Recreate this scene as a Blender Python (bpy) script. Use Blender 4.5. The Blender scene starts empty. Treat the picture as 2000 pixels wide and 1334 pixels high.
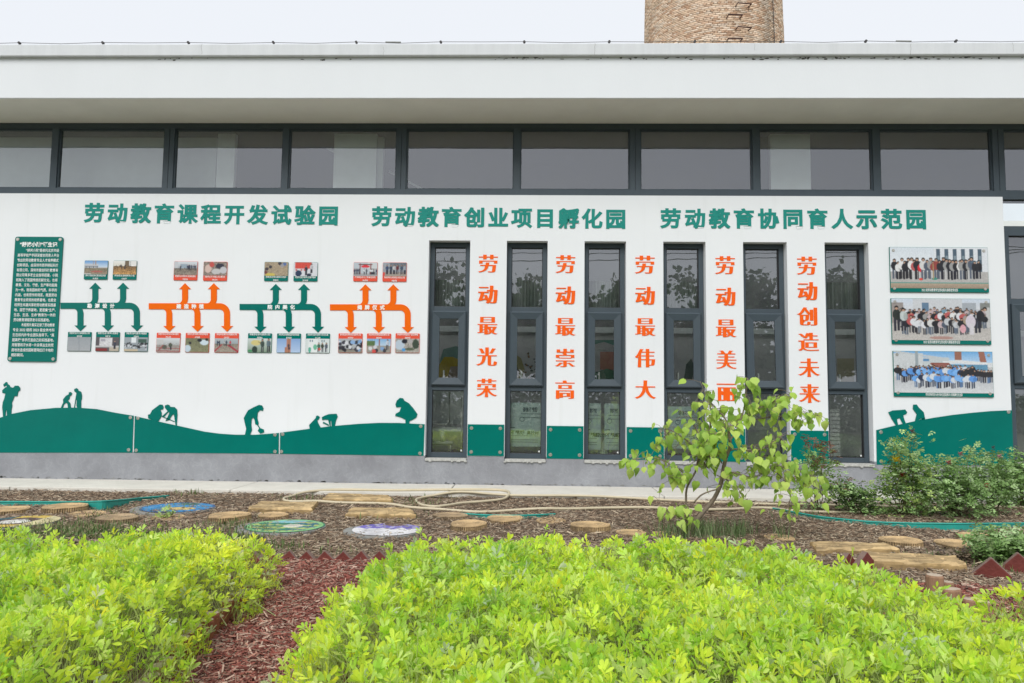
import bpy, bmesh, math, random
import numpy as np
from mathutils import Vector, Matrix
from mathutils.noise import noise as pnoise
random.seed(7); rng = np.random.default_rng(11)
SC = bpy.context.scene; COL = SC.collection
PI = math.pi; R = math.radians

# ---------------------------------------------------------------- camera, sky, sun
F = 1444.0; CAMZ = 1.4; PITCH, YAW, ROLL = R(4.533), R(1.566), R(0.637)
def rotm(a, ax): return Matrix.Rotation(a, 3, ax)
CR = rotm(R(90), 'X') @ rotm(YAW, 'Y') @ rotm(PITCH, 'X') @ rotm(ROLL, 'Z')
cam = bpy.data.cameras.new('camera'); co = bpy.data.objects.new('camera', cam); COL.objects.link(co)
cam.sensor_width = 36; cam.lens = F / 2000 * 36; cam.clip_start = 0.05; cam.clip_end = 2000
co.matrix_world = Matrix.Translation((0, 0, CAMZ)) @ CR.to_4x4(); SC.camera = co
SUN_EL, SUN_AZ = R(43), R(-15)           # behind the camera, a little to the left
wd = bpy.data.worlds.new('World'); SC.world = wd; wd.use_nodes = True
nt = wd.node_tree; bg = nt.nodes['Background']
sky = nt.nodes.new('ShaderNodeTexSky'); sky.sky_type = 'NISHITA'; sky.sun_disc = False
sky.sun_elevation = SUN_EL; sky.sun_rotation = R(180) - SUN_AZ; sky.air_density = 1.0; sky.dust_density = 4.0
hs = nt.nodes.new('ShaderNodeHueSaturation'); hs.inputs['Saturation'].default_value = 0.25
nt.links.new(sky.outputs[0], hs.inputs['Color'])
mx = nt.nodes.new('ShaderNodeMix'); mx.data_type = 'RGBA'; mx.inputs[0].default_value = 0.9
nt.links.new(hs.outputs[0], mx.inputs[6]); mx.inputs[7].default_value = (6.35, 6.6, 7.0, 1)   # the closed cloud layer
nt.links.new(mx.outputs[2], bg.inputs[0]); bg.inputs[1].default_value = 0.1
sl = bpy.data.lights.new('sun', 'SUN'); sl.energy = 1.5; sl.angle = R(36); sl.color = (1, 0.985, 0.95)
so = bpy.data.objects.new('sun', sl); COL.objects.link(so)
sd = Vector((math.sin(SUN_AZ) * math.cos(SUN_EL), -math.cos(SUN_AZ) * math.cos(SUN_EL), math.sin(SUN_EL)))
so.rotation_euler = sd.to_track_quat('Z', 'Y').to_euler(); so.location = (0, -5, 12)
SC.view_settings.view_transform = 'Standard'; SC.view_settings.look = 'None'
SC.view_settings.exposure = 0.53; SC.view_settings.gamma = 1; SC.view_settings.use_curve_mapping = False
SC.render.engine = 'CYCLES'; SC.cycles.max_bounces = 8; SC.cycles.transparent_max_bounces = 12
SC.cycles.use_denoising = True

# ---------------------------------------------------------------- measuring the place
D = 11.8                                # distance of the facade
def ray(px, py): return CR @ Vector(((px - 1000) / F, -(py - 667) / F, -1))
def W(px, py, depth=D):                 # point of a vertical plane at this distance
    r = ray(px, py); t = depth / r.y; return (r.x * t, CAMZ + r.z * t)
def G(px, py, z=0.0):                   # point of the ground
    r = ray(px, py); t = (z - CAMZ) / r.z; return (r.x * t, r.y * t)

# ---------------------------------------------------------------- materials
def new_mat(name):
    m = bpy.data.materials.new(name); m.use_nodes = True
    return m, m.node_tree, m.node_tree.nodes['Principled BSDF']
def mat(name, col, rough=0.6, var=0.0, scale=4.0, bump=0.0, bscale=60.0, spec=0.4, metal=0.0, col2=None, stretch=(1, 1, 1), detail=6, coat=0):
    m, t, b = new_mat(name)
    b.inputs['Roughness'].default_value = rough; b.inputs['Specular IOR Level'].default_value = spec
    b.inputs['Metallic'].default_value = metal; b.inputs['Base Color'].default_value = (*col, 1)
    b.inputs['Coat Weight'].default_value = coat
    tc = t.nodes.new('ShaderNodeTexCoord'); mp = t.nodes.new('ShaderNodeMapping'); mp.inputs['Scale'].default_value = stretch
    t.links.new(tc.outputs['Object'], mp.inputs[0])
    if var or col2:
        n = t.nodes.new('ShaderNodeTexNoise'); n.inputs['Scale'].default_value = scale; n.inputs['Detail'].default_value = detail
        n.inputs['Roughness'].default_value = 0.65
        t.links.new(mp.outputs[0], n.inputs[0])
        rp = t.nodes.new('ShaderNodeValToRGB'); c2 = col2 or tuple(c * (1 - var) for c in col)
        rp.color_ramp.elements[0].position = 0.32; rp.color_ramp.elements[0].color = (*c2, 1)
        rp.color_ramp.elements[1].position = 0.68; rp.color_ramp.elements[1].color = (*col, 1)
        t.links.new(n.outputs[0], rp.inputs[0]); t.links.new(rp.outputs[0], b.inputs['Base Color'])
    if bump:
        n2 = t.nodes.new('ShaderNodeTexNoise'); n2.inputs['Scale'].default_value = bscale; n2.inputs['Detail'].default_value = 4
        t.links.new(mp.outputs[0], n2.inputs[0])
        bp = t.nodes.new('ShaderNodeBump'); bp.inputs['Strength'].default_value = bump; bp.inputs['Distance'].default_value = 0.02
        t.links.new(n2.outputs[0], bp.inputs['Height']); t.links.new(bp.outputs[0], b.inputs['Normal'])
    return m
def col_mat(name, rough=0.6, bump=0.0, bscale=50, transl=0.0, spec=0.3, mult=(1, 1, 1), dirt=0.0):
    m, t, b = new_mat(name)
    a = t.nodes.new('ShaderNodeAttribute'); a.attribute_name = 'Col'
    mu = t.nodes.new('ShaderNodeMix'); mu.data_type = 'RGBA'; mu.blend_type = 'MULTIPLY'; mu.inputs[0].default_value = 1
    mu.inputs[7].default_value = (*mult, 1)
    t.links.new(a.outputs['Color'], mu.inputs[6]); t.links.new(mu.outputs[2], b.inputs['Base Color'])
    b.inputs['Roughness'].default_value = rough; b.inputs['Specular IOR Level'].default_value = spec
    if bump:
        tc = t.nodes.new('ShaderNodeTexCoord'); n2 = t.nodes.new('ShaderNodeTexNoise'); n2.inputs['Scale'].default_value = bscale
        t.links.new(tc.outputs['Object'], n2.inputs[0]); bp = t.nodes.new('ShaderNodeBump'); bp.inputs['Strength'].default_value = bump
        bp.inputs['Distance'].default_value = 0.01
        t.links.new(n2.outputs[0], bp.inputs['Height']); t.links.new(bp.outputs[0], b.inputs['Normal'])
    if dirt:
        tc2 = t.nodes.new('ShaderNodeTexCoord'); nd = t.nodes.new('ShaderNodeTexNoise'); nd.inputs['Scale'].default_value = 7; nd.inputs['Detail'].default_value = 8
        rp = t.nodes.new('ShaderNodeValToRGB'); rp.color_ramp.elements[0].position = .38; rp.color_ramp.elements[0].color = (1 - dirt, 1 - dirt, 1 - dirt * .95, 1); rp.color_ramp.elements[1].position = .6; rp.color_ramp.elements[1].color = (1, 1, 1, 1)
        t.links.new(tc2.outputs['Object'], nd.inputs[0]); t.links.new(nd.outputs[0], rp.inputs[0]); t.links.new(rp.outputs[0], mu.inputs[7])
    if transl:
        tr = t.nodes.new('ShaderNodeBsdfTranslucent'); ms = t.nodes.new('ShaderNodeMixShader'); ms.inputs[0].default_value = transl
        out = t.nodes['Material Output']; t.links.new(mu.outputs[2], tr.inputs[0])
        t.links.new(b.outputs[0], ms.inputs[1]); t.links.new(tr.outputs[0], ms.inputs[2]); t.links.new(ms.outputs[0], out.inputs[0])
    return m
def glass_mat():
    m, t, b = new_mat('window glass'); t.nodes.remove(b)
    tr = t.nodes.new('ShaderNodeBsdfTransparent'); tr.inputs[0].default_value = (0.90, 0.95, 0.93, 1)
    gl = t.nodes.new('ShaderNodeBsdfGlossy'); gl.inputs['Roughness'].default_value = 0.0; gl.inputs[0].default_value = (0.93, 0.95, 1, 1)
    fr = t.nodes.new('ShaderNodeFresnel'); fr.inputs[0].default_value = 1.52
    ad = t.nodes.new('ShaderNodeMath'); ad.operation = 'ADD'; ad.inputs[1].default_value = 0.15
    t.links.new(fr.outputs[0], ad.inputs[0])
    # panes are never quite flat: a very slow waviness
    tc = t.nodes.new('ShaderNodeTexCoord'); n = t.nodes.new('ShaderNodeTexNoise'); n.inputs['Scale'].default_value = 1.6; n.inputs['Detail'].default_value = 1
    bp = t.nodes.new('ShaderNodeBump'); bp.inputs['Strength'].default_value = 0.12; bp.inputs['Distance'].default_value = 0.01
    t.links.new(tc.outputs['Object'], n.inputs[0]); t.links.new(n.outputs[0], bp.inputs['Height']); t.links.new(bp.outputs[0], gl.inputs['Normal'])
    ms = t.nodes.new('ShaderNodeMixShader'); t.links.new(ad.outputs[0], ms.inputs[0])
    t.links.new(tr.outputs[0], ms.inputs[1]); t.links.new(gl.outputs[0], ms.inputs[2])
    # a film of dust
    df = t.nodes.new('ShaderNodeBsdfDiffuse'); df.inputs[0].default_value = (.5, .5, .48, 1)
    n3 = t.nodes.new('ShaderNodeTexNoise'); n3.inputs['Scale'].default_value = 3; n3.inputs['Detail'].default_value = 8
    mr = t.nodes.new('ShaderNodeMapRange'); mr.inputs[1].default_value = .4; mr.inputs[2].default_value = .9; mr.inputs[3].default_value = 0.01; mr.inputs[4].default_value = .09
    t.links.new(tc.outputs['Object'], n3.inputs[0]); t.links.new(n3.outputs[0], mr.inputs[0])
    m2 = t.nodes.new('ShaderNodeMixShader'); t.links.new(mr.outputs[0], m2.inputs[0])
    t.links.new(ms.outputs[0], m2.inputs[1]); t.links.new(df.outputs[0], m2.inputs[2])
    t.links.new(m2.outputs[0], t.nodes['Material Output'].inputs[0])
    return m
def wall_mat():
    m = mat('white wall paint', (0.80, 0.825, 0.845), 0.8, 0.03, 0.7, 0.06, 90, spec=.2)
    t = m.node_tree; b = t.nodes['Principled BSDF']
    src = b.inputs['Base Color'].links[0].from_socket
    tc = t.nodes.new('ShaderNodeTexCoord'); mp = t.nodes.new('ShaderNodeMapping'); mp.inputs['Scale'].default_value = (5, 1, 0.35)
    n = t.nodes.new('ShaderNodeTexNoise'); n.inputs['Scale'].default_value = 1.4; n.inputs['Detail'].default_value = 9
    t.links.new(tc.outputs['Object'], mp.inputs[0]); t.links.new(mp.outputs[0], n.inputs[0])
    rp = t.nodes.new('ShaderNodeValToRGB'); rp.color_ramp.elements[0].position = .58; rp.color_ramp.elements[0].color = (1, 1, 1, 1)
    rp.color_ramp.elements[1].position = .85; rp.color_ramp.elements[1].color = (.93, .93, .92, 1)
    t.links.new(n.outputs[0], rp.inputs[0])
    mu = t.nodes.new('ShaderNodeMix'); mu.data_type = 'RGBA'; mu.blend_type = 'MULTIPLY'; mu.inputs[0].default_value = 1
    t.links.new(src, mu.inputs[6]); t.links.new(rp.outputs[0], mu.inputs[7]); t.links.new(mu.outputs[2], b.inputs['Base Color'])
    return m
def plinth_mat():
    m = mat('grey plinth render', (0.305, 0.315, 0.34), 0.8, 0.0, 1.8, 0.15, 40, col2=(0.22, 0.225, 0.245))
    t = m.node_tree; b = t.nodes['Principled BSDF']; src = b.inputs['Base Color'].links[0].from_socket
    tc = t.nodes.new('ShaderNodeTexCoord')
    n = t.nodes.new('ShaderNodeTexNoise'); n.inputs['Scale'].default_value = 2.2; n.inputs['Detail'].default_value = 3
    mp = t.nodes.new('ShaderNodeMapping'); mp.inputs['Scale'].default_value = (1.0, 1, .6)
    t.links.new(tc.outputs['Object'], n.inputs[0])
    va = t.nodes.new('ShaderNodeMix'); va.data_type = 'VECTOR'; va.inputs[0].default_value = 0.62
    t.links.new(tc.outputs['Object'], mp.inputs[0]); t.links.new(mp.outputs[0], va.inputs[4]); t.links.new(n.outputs[1], va.inputs[5])
    v = t.nodes.new('ShaderNodeTexVoronoi'); v.feature = 'DISTANCE_TO_EDGE'; v.inputs['Scale'].default_value = 9
    t.links.new(va.outputs[1], v.inputs[0])
    rp = t.nodes.new('ShaderNodeValToRGB'); rp.color_ramp.elements[0].position = 0; rp.color_ramp.elements[0].color = (1.14, 1.14, 1.13, 1)
    rp.color_ramp.elements[1].position = .07; rp.color_ramp.elements[1].color = (1, 1, 1, 1)
    t.links.new(v.outputs[0], rp.inputs[0])
    mu = t.nodes.new('ShaderNodeMix'); mu.data_type = 'RGBA'; mu.blend_type = 'MULTIPLY'; mu.inputs[0].default_value = .7
    t.links.new(src, mu.inputs[6]); t.links.new(rp.outputs[0], mu.inputs[7]); t.links.new(mu.outputs[2], b.inputs['Base Color'])
    return m
M = {}
M['wall'] = wall_mat(); M['plinth'] = plinth_mat(); M['glass'] = glass_mat()
M['fascia'] = mat('white fascia paint', (0.75, 0.775, 0.80), 0.8, 0.03, 0.9, 0.06, 60, stretch=(1, 1, .4))
M['coping'] = mat('coping paint', (0.68, 0.70, 0.72), 0.8, 0.12, 2.0, 0.1, 40, stretch=(2.5, 1, .3))
M['soffit'] = mat('soffit paint', (0.90, 0.88, 0.82), 0.85, 0.08, 1.2)
M['mould'] = mat('black mould under coping', (0.10, 0.10, 0.09), 0.95, .3, 30)
M['frame'] = mat('slate grey aluminium', (0.060, 0.082, 0.100), 0.5, 0.12, 3, spec=0.35)
M['seal'] = mat('black rubber seal', (0.02, 0.02, 0.022), 0.6)
M['sill'] = mat('chipped white sill', (0.55, 0.55, 0.52), 0.85, 0.35, 20, .3, 80)
M['panel'] = mat('green acrylic panel', (0.0, 0.165, 0.135), 0.22, 0.12, 1.8, 0.0, spec=0.22, coat=0)
M['title'] = mat('teal green lettering', (0.018, 0.25, 0.21), 0.6, spec=.15)
M['orange'] = mat('orange acrylic', (0.88, 0.14, 0.0), 0.4, .08, 4, spec=.15)
M['red'] = mat('orange red lettering', (0.90, 0.125, 0.01), 0.6, spec=.12)
M['white'] = mat('white print', (0.85, 0.87, 0.86), 0.5)
M['redstrip'] = mat('red caption strip', (0.72, 0.09, 0.05), 0.5, spec=.15)
M['screw'] = mat('brushed metal standoff', (0.55, 0.53, 0.48), 0.35, metal=0.8)
M['pave'] = mat('pale concrete apron', (0.72, 0.69, 0.62), 0.9, 0.14, 2.2, 0.25, 50)
M['soil'] = mat('brown mulch soil', (0.17, 0.125, 0.085), 0.95, 0.5, 14, 0.9, 70)
M['redsoil'] = mat('dark red mulch bed', (0.11, 0.035, 0.03), 0.95, 0.5, 20, 0.9, 70)
M['field'] = mat('distant grass', (0.25, 0.27, 0.17), 0.95, .5, 3, .5, 30)
M['dark'] = mat('dim room shade', (0.10, 0.105, 0.11), 0.9, .1, 2)  # dimness of the room put into an even dark colour
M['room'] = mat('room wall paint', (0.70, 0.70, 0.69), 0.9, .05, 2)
M['blind'] = mat('white inner partition', (0.82, 0.86, 0.84), 0.8, .03, 2)
M['column'] = mat('pale inner column', (0.92, 0.94, 0.92), 0.8, .02, 2)
M['curtain'] = mat('grey net curtain', (0.30, 0.33, 0.32), 0.9)
M['print'] = col_mat('printed photograph', 0.3, spec=.4)
M['paint'] = col_mat('painted cement', 0.6, .25, 60, dirt=.3)
M['stump'] = col_mat('cast stump cement', 0.75, .5, 55, dirt=.4)
M['plank'] = col_mat('cast plank cement', 0.75, .35, 40, dirt=.4)
M['rim'] = mat('grey cement rim', (0.30, 0.30, 0.28), 0.9, .3, 12, .4, 60)
M['chip'] = col_mat('bark chip', 0.9)
M['leaf'] = col_mat('peanut leaf', 0.6, transl=0.52, spec=.12)
M['tleaf'] = col_mat('heart leaf', 0.5, transl=0.42, spec=.2, bump=.25, bscale=30)
M['rleaf'] = col_mat('rose leaf', 0.45, transl=0.25, spec=.4)
M['grass'] = col_mat('grass blade', 0.6, transl=0.3)
M['bark'] = mat('smooth brown bark', (0.30, 0.24, 0.18), 0.85, .45, 9, .5, 60, stretch=(1, 1, .4))
M['stem'] = mat('thin brown stem', (0.14, 0.13, 0.06), 0.8, .4, 12)
M['hose'] = mat('cream garden hose', (0.62, 0.54, 0.38), 0.45, .12, 6)
M['teal'] = mat('teal plastic edging', (0.03, 0.36, 0.30), 0.4, .15, 5)
M['brickred'] = mat('maroon painted brick', (0.19, 0.042, 0.034), 0.7, .3, 12, .3, 60)
M['bricktop'] = mat('weathered brick edge', (0.25, 0.17, 0.14), 0.85, .35, 15, .3, 60)
M['log'] = mat('tan log post', (0.36, 0.21, 0.13), 0.8, .35, 6, .3, 30, stretch=(4, 4, .6))
M['logtop'] = mat('pale log end', (0.52, 0.42, 0.32), 0.8, .2, 20)
M['chimney'] = col_mat('chimney brick', 0.9, .3, 30)
M['mortar'] = mat('dark chimney mortar', (0.20, 0.13, 0.09), 0.95, .3, 20)
M['rust'] = mat('rusty iron', (0.07, 0.03, 0.025), 0.8, .3, 20)
M['wire'] = mat('dark wire', (0.06, 0.055, 0.055), 0.7)
M['film'] = mat('pale green film', (0.60, 0.73, 0.70), 0.5, .08, 3)
M['filmink'] = mat('film ink', (0.05, 0.09, 0.11), 0.6)
M['pipe'] = mat('white plastic pipe', (0.66, 0.68, 0.64), 0.4)
M['darkleaf'] = col_mat('tree foliage', 0.6, transl=0.2)

# ---------------------------------------------------------------- builders
class MB:
    def __init__(s): s.v = []; s.f = []; s.c = []; s.cc = (1, 1, 1)
    def add(s, vs, fs, c=None):
        n = len(s.v); s.v += [tuple(v) for v in vs]
        for f in fs: s.f.append(tuple(i + n for i in f)); s.c.append(c or s.cc)
    def box(s, x0, x1, y0, y1, z0, z1, c=None, skip=()):
        vs = [(x0, y0, z0), (x1, y0, z0), (x1, y1, z0), (x0, y1, z0), (x0, y0, z1), (x1, y0, z1), (x1, y1, z1), (x0, y1, z1)]
        fs = {'b': (0, 3, 2, 1), 't': (4, 5, 6, 7), 'f': (0, 1, 5, 4), 'r': (1, 2, 6, 5), 'k': (2, 3, 7, 6), 'l': (3, 0, 4, 7)}
        s.add(vs, [f for k, f in fs.items() if k not in skip], c)
    def prism_xz(s, poly, y0, y1, c=None):      # polygon in X,Z given thickness in Y (poly counter-clockwise seen from -Y)
        n = len(poly); s.add([(x, y0, z) for x, z in poly] + [(x, y1, z) for x, z in poly],
              [tuple(range(n)), tuple(range(2 * n - 1, n - 1, -1))] + [(i, i + n, (i + 1) % n + n, (i + 1) % n) for i in range(n)], c)
    def prism_xy(s, poly, z0, z1, c=None, cside=None):
        n = len(poly); s.add([(x, y, z1) for x, y in poly], [tuple(range(n))], c)
        s.add([(x, y, z0) for x, y in poly] + [(x, y, z1) for x, y in poly], [(i, (i + 1) % n, (i + 1) % n + n, i + n) for i in range(n)], cside or c)
    def tube(s, pts, r, n=8, c=None, r1=None, cap=True):
        pts = [Vector(p) for p in pts]; L = len(pts); rings = []
        up = Vector((0, 0, 1)); base = len(s.v)
        for i, p in enumerate(pts):
            d = (pts[min(i + 1, L - 1)] - pts[max(i - 1, 0)]).normalized()
            a = d.cross(up)
            if a.length < 1e-3: a = d.cross(Vector((1, 0, 0)))
            a.normalize(); b = d.cross(a)
            rr = r if r1 is None else r + (r1 - r) * i / max(L - 1, 1)
            for k in range(n):
                q = 2 * PI * k / n; v = p + a * rr * math.cos(q) + b * rr * math.sin(q); s.v.append(tuple(v))
        for i in range(L - 1):
            for k in range(n):
                s.f.append((base + i * n + k, base + i * n + (k + 1) % n, base + (i + 1) * n + (k + 1) % n, base + (i + 1) * n + k)); s.c.append(c or s.cc)
        if cap:
            s.f.append(tuple(base + k for k in reversed(range(n)))); s.c.append(c or s.cc)
            s.f.append(tuple(base + (L - 1) * n + k for k in range(n))); s.c.append(c or s.cc)
ORG = {}
def setp(o, label=None, cat=None, group=None, kind=None):
    if label: o['label'] = label
    if cat: o['category'] = cat
    if group: o['group'] = group
    if kind: o['kind'] = kind
    return o
def thing(name, label, cat, loc, group=None):
    o = bpy.data.objects.new(name, None); COL.objects.link(o); o.location = loc; o.empty_display_size = .1
    ORG[o.name] = Vector(loc); return setp(o, label, cat, group)
def mesh_from(name, mb, origin=(0, 0, 0), smooth=False, color=False):
    me = bpy.data.meshes.new(name); ox, oy, oz = origin
    me.from_pydata([(x - ox, y - oy, z - oz) for x, y, z in mb.v], [], mb.f); me.update()
    if color:
        at = me.color_attributes.new('Col', 'FLOAT_COLOR', 'CORNER')
        ct = np.array([len(f) for f in mb.f]); arr = np.repeat(np.array([(*c, 1) for c in mb.c], dtype=np.float32), ct, axis=0)
        at.data.foreach_set('color', arr.ravel())
    if smooth: me.polygons.foreach_set('use_smooth', [True] * len(me.polygons))
    return me
def link(name, me, m, parent=None, org=(0, 0, 0), kind=None, bevel=0):
    o = bpy.data.objects.new(name, me); COL.objects.link(o)
    if m and not me.materials: me.materials.append(m)
    if parent: o.parent = parent; ORG[o.name] = Vector(org) ; o.location = Vector(org) - ORG[parent.name]
    else: o.location = org; ORG[o.name] = Vector(org)
    if kind: o['kind'] = kind
    if bevel:
        b = o.modifiers.new('bevel', 'BEVEL'); b.width = bevel; b.segments = 2; b.limit_method = 'ANGLE'
    return o
def build(name, mb, m, parent=None, kind=None, smooth=False, color=False, org=None, bevel=0):
    org = org if org is not None else (tuple(ORG[parent.name]) if parent else (0, 0, 0))
    return link(name, mesh_from(name, mb, org, smooth, color), m, parent, org, kind, bevel)
def np_mesh(name, V, nper, faces, cols, m, parent=None, kind=None, smooth=False):
    """V (n, nper, 3) copies of one small shape, faces = its faces, cols (n, 3)"""
    n = len(V); me = bpy.data.meshes.new(name); V = np.ascontiguousarray(V, dtype=np.float32)
    fl = np.array([len(f) for f in faces]); flat = np.concatenate([np.array(f) for f in faces])
    me.vertices.add(n * nper); me.vertices.foreach_set('co', V.ravel())
    idx = (flat[None, :] + (np.arange(n) * nper)[:, None]).ravel().astype(np.int32)
    me.loops.add(len(idx)); me.loops.foreach_set('vertex_index', idx)
    tot = np.tile(fl, n); st = np.concatenate([[0], np.cumsum(tot)[:-1]]).astype(np.int32)
    me.polygons.add(len(tot)); me.polygons.foreach_set('loop_start', st)
    me.polygons.foreach_set('loop_total', tot.astype(np.int32))
    me.update(calc_edges=True)
    at = me.color_attributes.new('Col', 'FLOAT_COLOR', 'CORNER')
    cc = np.concatenate([cols, np.ones((n, 1))], 1).astype(np.float32); at.data.foreach_set('color', np.repeat(cc, len(flat), axis=0).ravel())
    if smooth: me.polygons.foreach_set('use_smooth', np.ones(len(tot), dtype=bool))
    return link(name, me, m, parent, (0, 0, 0) if not parent else tuple(ORG[parent.name]), kind)

# ---- lettering (Blender's built-in typeface, its strokes fattened)
GL = {}
def glyph(ch, ox, oy, ext):
    key = (ch, ox, oy, ext)
    if key in GL: return GL[key]
    c = bpy.data.curves.new('g', 'FONT'); c.body = ch; c.size = 1
    o = bpy.data.objects.new('g', c); COL.objects.link(o); dg = bpy.context.evaluated_depsgraph_get()
    cu = o.to_curve(dg); polys = []
    for s in cu.splines:
        bp = s.bezier_points; n = len(bp); pts = []
        for i in range(n):
            a, b = bp[i], bp[(i + 1) % n]
            straight = (a.handle_right - a.co).length < 1e-4 and (b.handle_left - b.co).length < 1e-4 or (a.handle_right_type == 'VECTOR' and b.handle_left_type == 'VECTOR')
            k = 1 if straight else 4
            for j in range(k):
                t = j / k; u = 1 - t
                p = a.co * u ** 3 + a.handle_right * 3 * u * u * t + b.handle_left * 3 * u * t * t + b.co * t ** 3
                if not pts or (p - pts[-1]).length > 1e-4: pts.append(p.copy())
        polys.append([(p.x - .5, p.y - .38) for p in pts])
    o.to_curve_clear(); bpy.data.objects.remove(o)
    def area(p): return sum(p[i][0] * p[(i + 1) % len(p)][1] - p[(i + 1) % len(p)][0] * p[i][1] for i in range(len(p))) / 2
    def inside(pt, p):
        r = False
        for i in range(len(p)):
            (x1, y1), (x2, y2) = p[i], p[(i + 1) % len(p)]
            if (y1 > pt[1]) != (y2 > pt[1]) and pt[0] < (x2 - x1) * (pt[1] - y1) / (y2 - y1) + x1: r = not r
        return r
    polys = [p for p in polys if len(p) >= 3]
    big = max(polys, key=lambda p: abs(area(p))); so_ = 1 if area(big) > 0 else -1
    groups = [[p] for p in polys if area(p) * so_ > 0]
    for h in [p for p in polys if area(p) * so_ < 0]:
        ow = [g for g in groups if inside(h[0], g[0])]
        if ow: min(ow, key=lambda g: abs(area(g[0]))).append(h)
    V_, F_ = [], []; want = 0
    for gi, g in enumerate(groups):
        cu2 = bpy.data.curves.new('g2', 'CURVE'); cu2.dimensions = '2D'; cu2.fill_mode = 'BOTH'; cu2.extrude = ext
        for p in g:
            sgn = so_; n = len(p); out = []
            for i in range(n):
                a, b, c_ = p[i - 1], p[i], p[(i + 1) % n]
                e1 = Vector((b[0] - a[0], b[1] - a[1])); e2 = Vector((c_[0] - b[0], c_[1] - b[1]))
                if e1.length < 1e-6 or e2.length < 1e-6: out.append(b); continue
                e1.normalize(); e2.normalize(); n1 = Vector((e1.y, -e1.x)); n2 = Vector((e2.y, -e2.x))
                nn = (n1 + n2); dn = 1 + n1.dot(n2)
                nn = nn / max(dn, .7) * sgn
                out.append((b[0] + nn.x * ox, b[1] + nn.y * oy))
            if area(out) * area(p) <= 0: continue
            want += abs(area(out)) * (1 if p is g[0] else -1)
            sp = cu2.splines.new('POLY'); sp.points.add(n - 1); sp.use_cyclic_u = True
            for i, q in enumerate(out): sp.points[i].co = (q[0], q[1], 0, 1)
        o = bpy.data.objects.new('g2', cu2); COL.objects.link(o); dg = bpy.context.evaluated_depsgraph_get()
        m1 = bpy.data.meshes.new_from_object(o.evaluated_get(dg)); bpy.data.objects.remove(o); bpy.data.curves.remove(cu2)
        k0 = len(V_); V_ += [(v.co.x, v.co.y, v.co.z + .0022 * gi) for v in m1.vertices]; F_ += [tuple(k0 + i for i in f.vertices) for f in m1.polygons]
        bpy.data.meshes.remove(m1)
    me = bpy.data.meshes.new('character'); me.from_pydata(V_, [], F_); me.update()
    got = sum(f.area for f in me.polygons if f.normal.z > .9)
    if got < .93 * want and ox > .02:      # strokes would run into each other: fatten by layering thinner copies
        k_ = .45; th = glyph(ch, ox * k_, oy * k_, ext); V_, F_ = [], []; dx, dy = ox * (1 - k_), max(oy, 0) * (1 - k_)
        for q, (sx, sy) in enumerate(((-1, -1), (1, 1), (-1, 1), (1, -1))):
            k0 = len(V_); V_ += [(v.co.x + sx * dx, v.co.y - .0011 - .0027 * q, v.co.z + sy * dy) for v in th.vertices]; F_ += [tuple(k0 + i for i in f.vertices) for f in th.polygons]
        me = bpy.data.meshes.new('character'); me.from_pydata(V_, [], F_); me.update(); GL[key] = me; return me
    me.name = 'character'; me.transform(Matrix.Rotation(R(90), 4, 'X')); GL[key] = me
    return me
MATGL = {}
def put_char(ch, x, z, w, h, y, m, parent, ox=.03, oy=.03, ext=.02):
    base = glyph(ch, ox, oy, ext); key = (base.name, m.name)
    if key not in MATGL:
        me = base.copy(); me.materials.clear(); me.materials.append(m); MATGL[key] = me
    o = link('character', MATGL[key], None, parent, (x, y, z)); o.scale = (w, 1 if ext == 0 else w, h); return o
def text_line(body, x, z, size, y, m, parent, align='LEFT', off=.02, name='text_line', xs=1.0, space=1.0, maxw=None):
    c = bpy.data.curves.new('t', 'FONT'); c.body = body; c.size = size; c.align_x = align; c.offset = off * size; c.space_character = space
    o = bpy.data.objects.new('t', c); COL.objects.link(o); dg = bpy.context.evaluated_depsgraph_get()
    me = bpy.data.meshes.new_from_object(o.evaluated_get(dg)); bpy.data.objects.remove(o); bpy.data.curves.remove(c)
    if maxw:
        ww = max(v.co.x for v in me.vertices) - min(v.co.x for v in me.vertices); xs = maxw / ww
    me.transform(Matrix.Rotation(R(90), 4, 'X') @ Matrix.Diagonal((xs, 1, 1, 1))); me.materials.append(m); me.name = name
    return link(name, me, None, parent, (x, y, z), 'stuff')
print('helpers ok')

# ================================================================ GROUND
gb = MB(); gb.add([(-400, -400, -.03), (400, -400, -.03), (400, 600, -.03), (-400, 600, -.03)], [(0, 1, 2, 3)])
build('ground', gb, M['field'], kind='structure')
def gz(x, y): return .022 * pnoise((x * 1.3, y * 1.3, 0)) + .012 * pnoise((x * 4, y * 4, 3))
def sheet(name, poly_test, x0, x1, y0, y1, n, m, z=0.0):
    nx = int((x1 - x0) * n); ny = int((y1 - y0) * n); mb = MB(); 
    for j in range(ny + 1):
        for i in range(nx + 1):
            x = x0 + (x1 - x0) * i / nx; y = y0 + (y1 - y0) * j / ny; mb.v.append((x, y, z + gz(x, y)))
    for j in range(ny):
        for i in range(nx):
            a = j * (nx + 1) + i; mb.f.append((a, a + 1, a + nx + 2, a + nx + 1)); mb.c.append((1, 1, 1))
    return build(name, mb, m, kind='structure', smooth=True)
PAVE_Y = 10.72
EDGE_Y = 6.35                           # the brick edging: brown mulch behind it, red mulch in front
def edge_line(x): return 6.40 - .03 * (x + 1) if x < 1.2 else 6.33 - .22 * (x - 1.2)
sheet('mulch_bed', None, -12, 13, 4.0, PAVE_Y + .05, 5, M['soil'], 0.0)
sheet('mulch_path', None, -2.6, 6.5, .5, 6.4, 6, M['redsoil'], -.0) if False else None
rb = MB(); NX = 60; NY = 36
for j in range(NY + 1):
    for i in range(NX + 1):
        x = -8 + 16 * i / NX; y = -.5 + (edge_line(x) + .5) * j / NY; rb.v.append((x, y, .012 + gz(x, y)))
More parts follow.
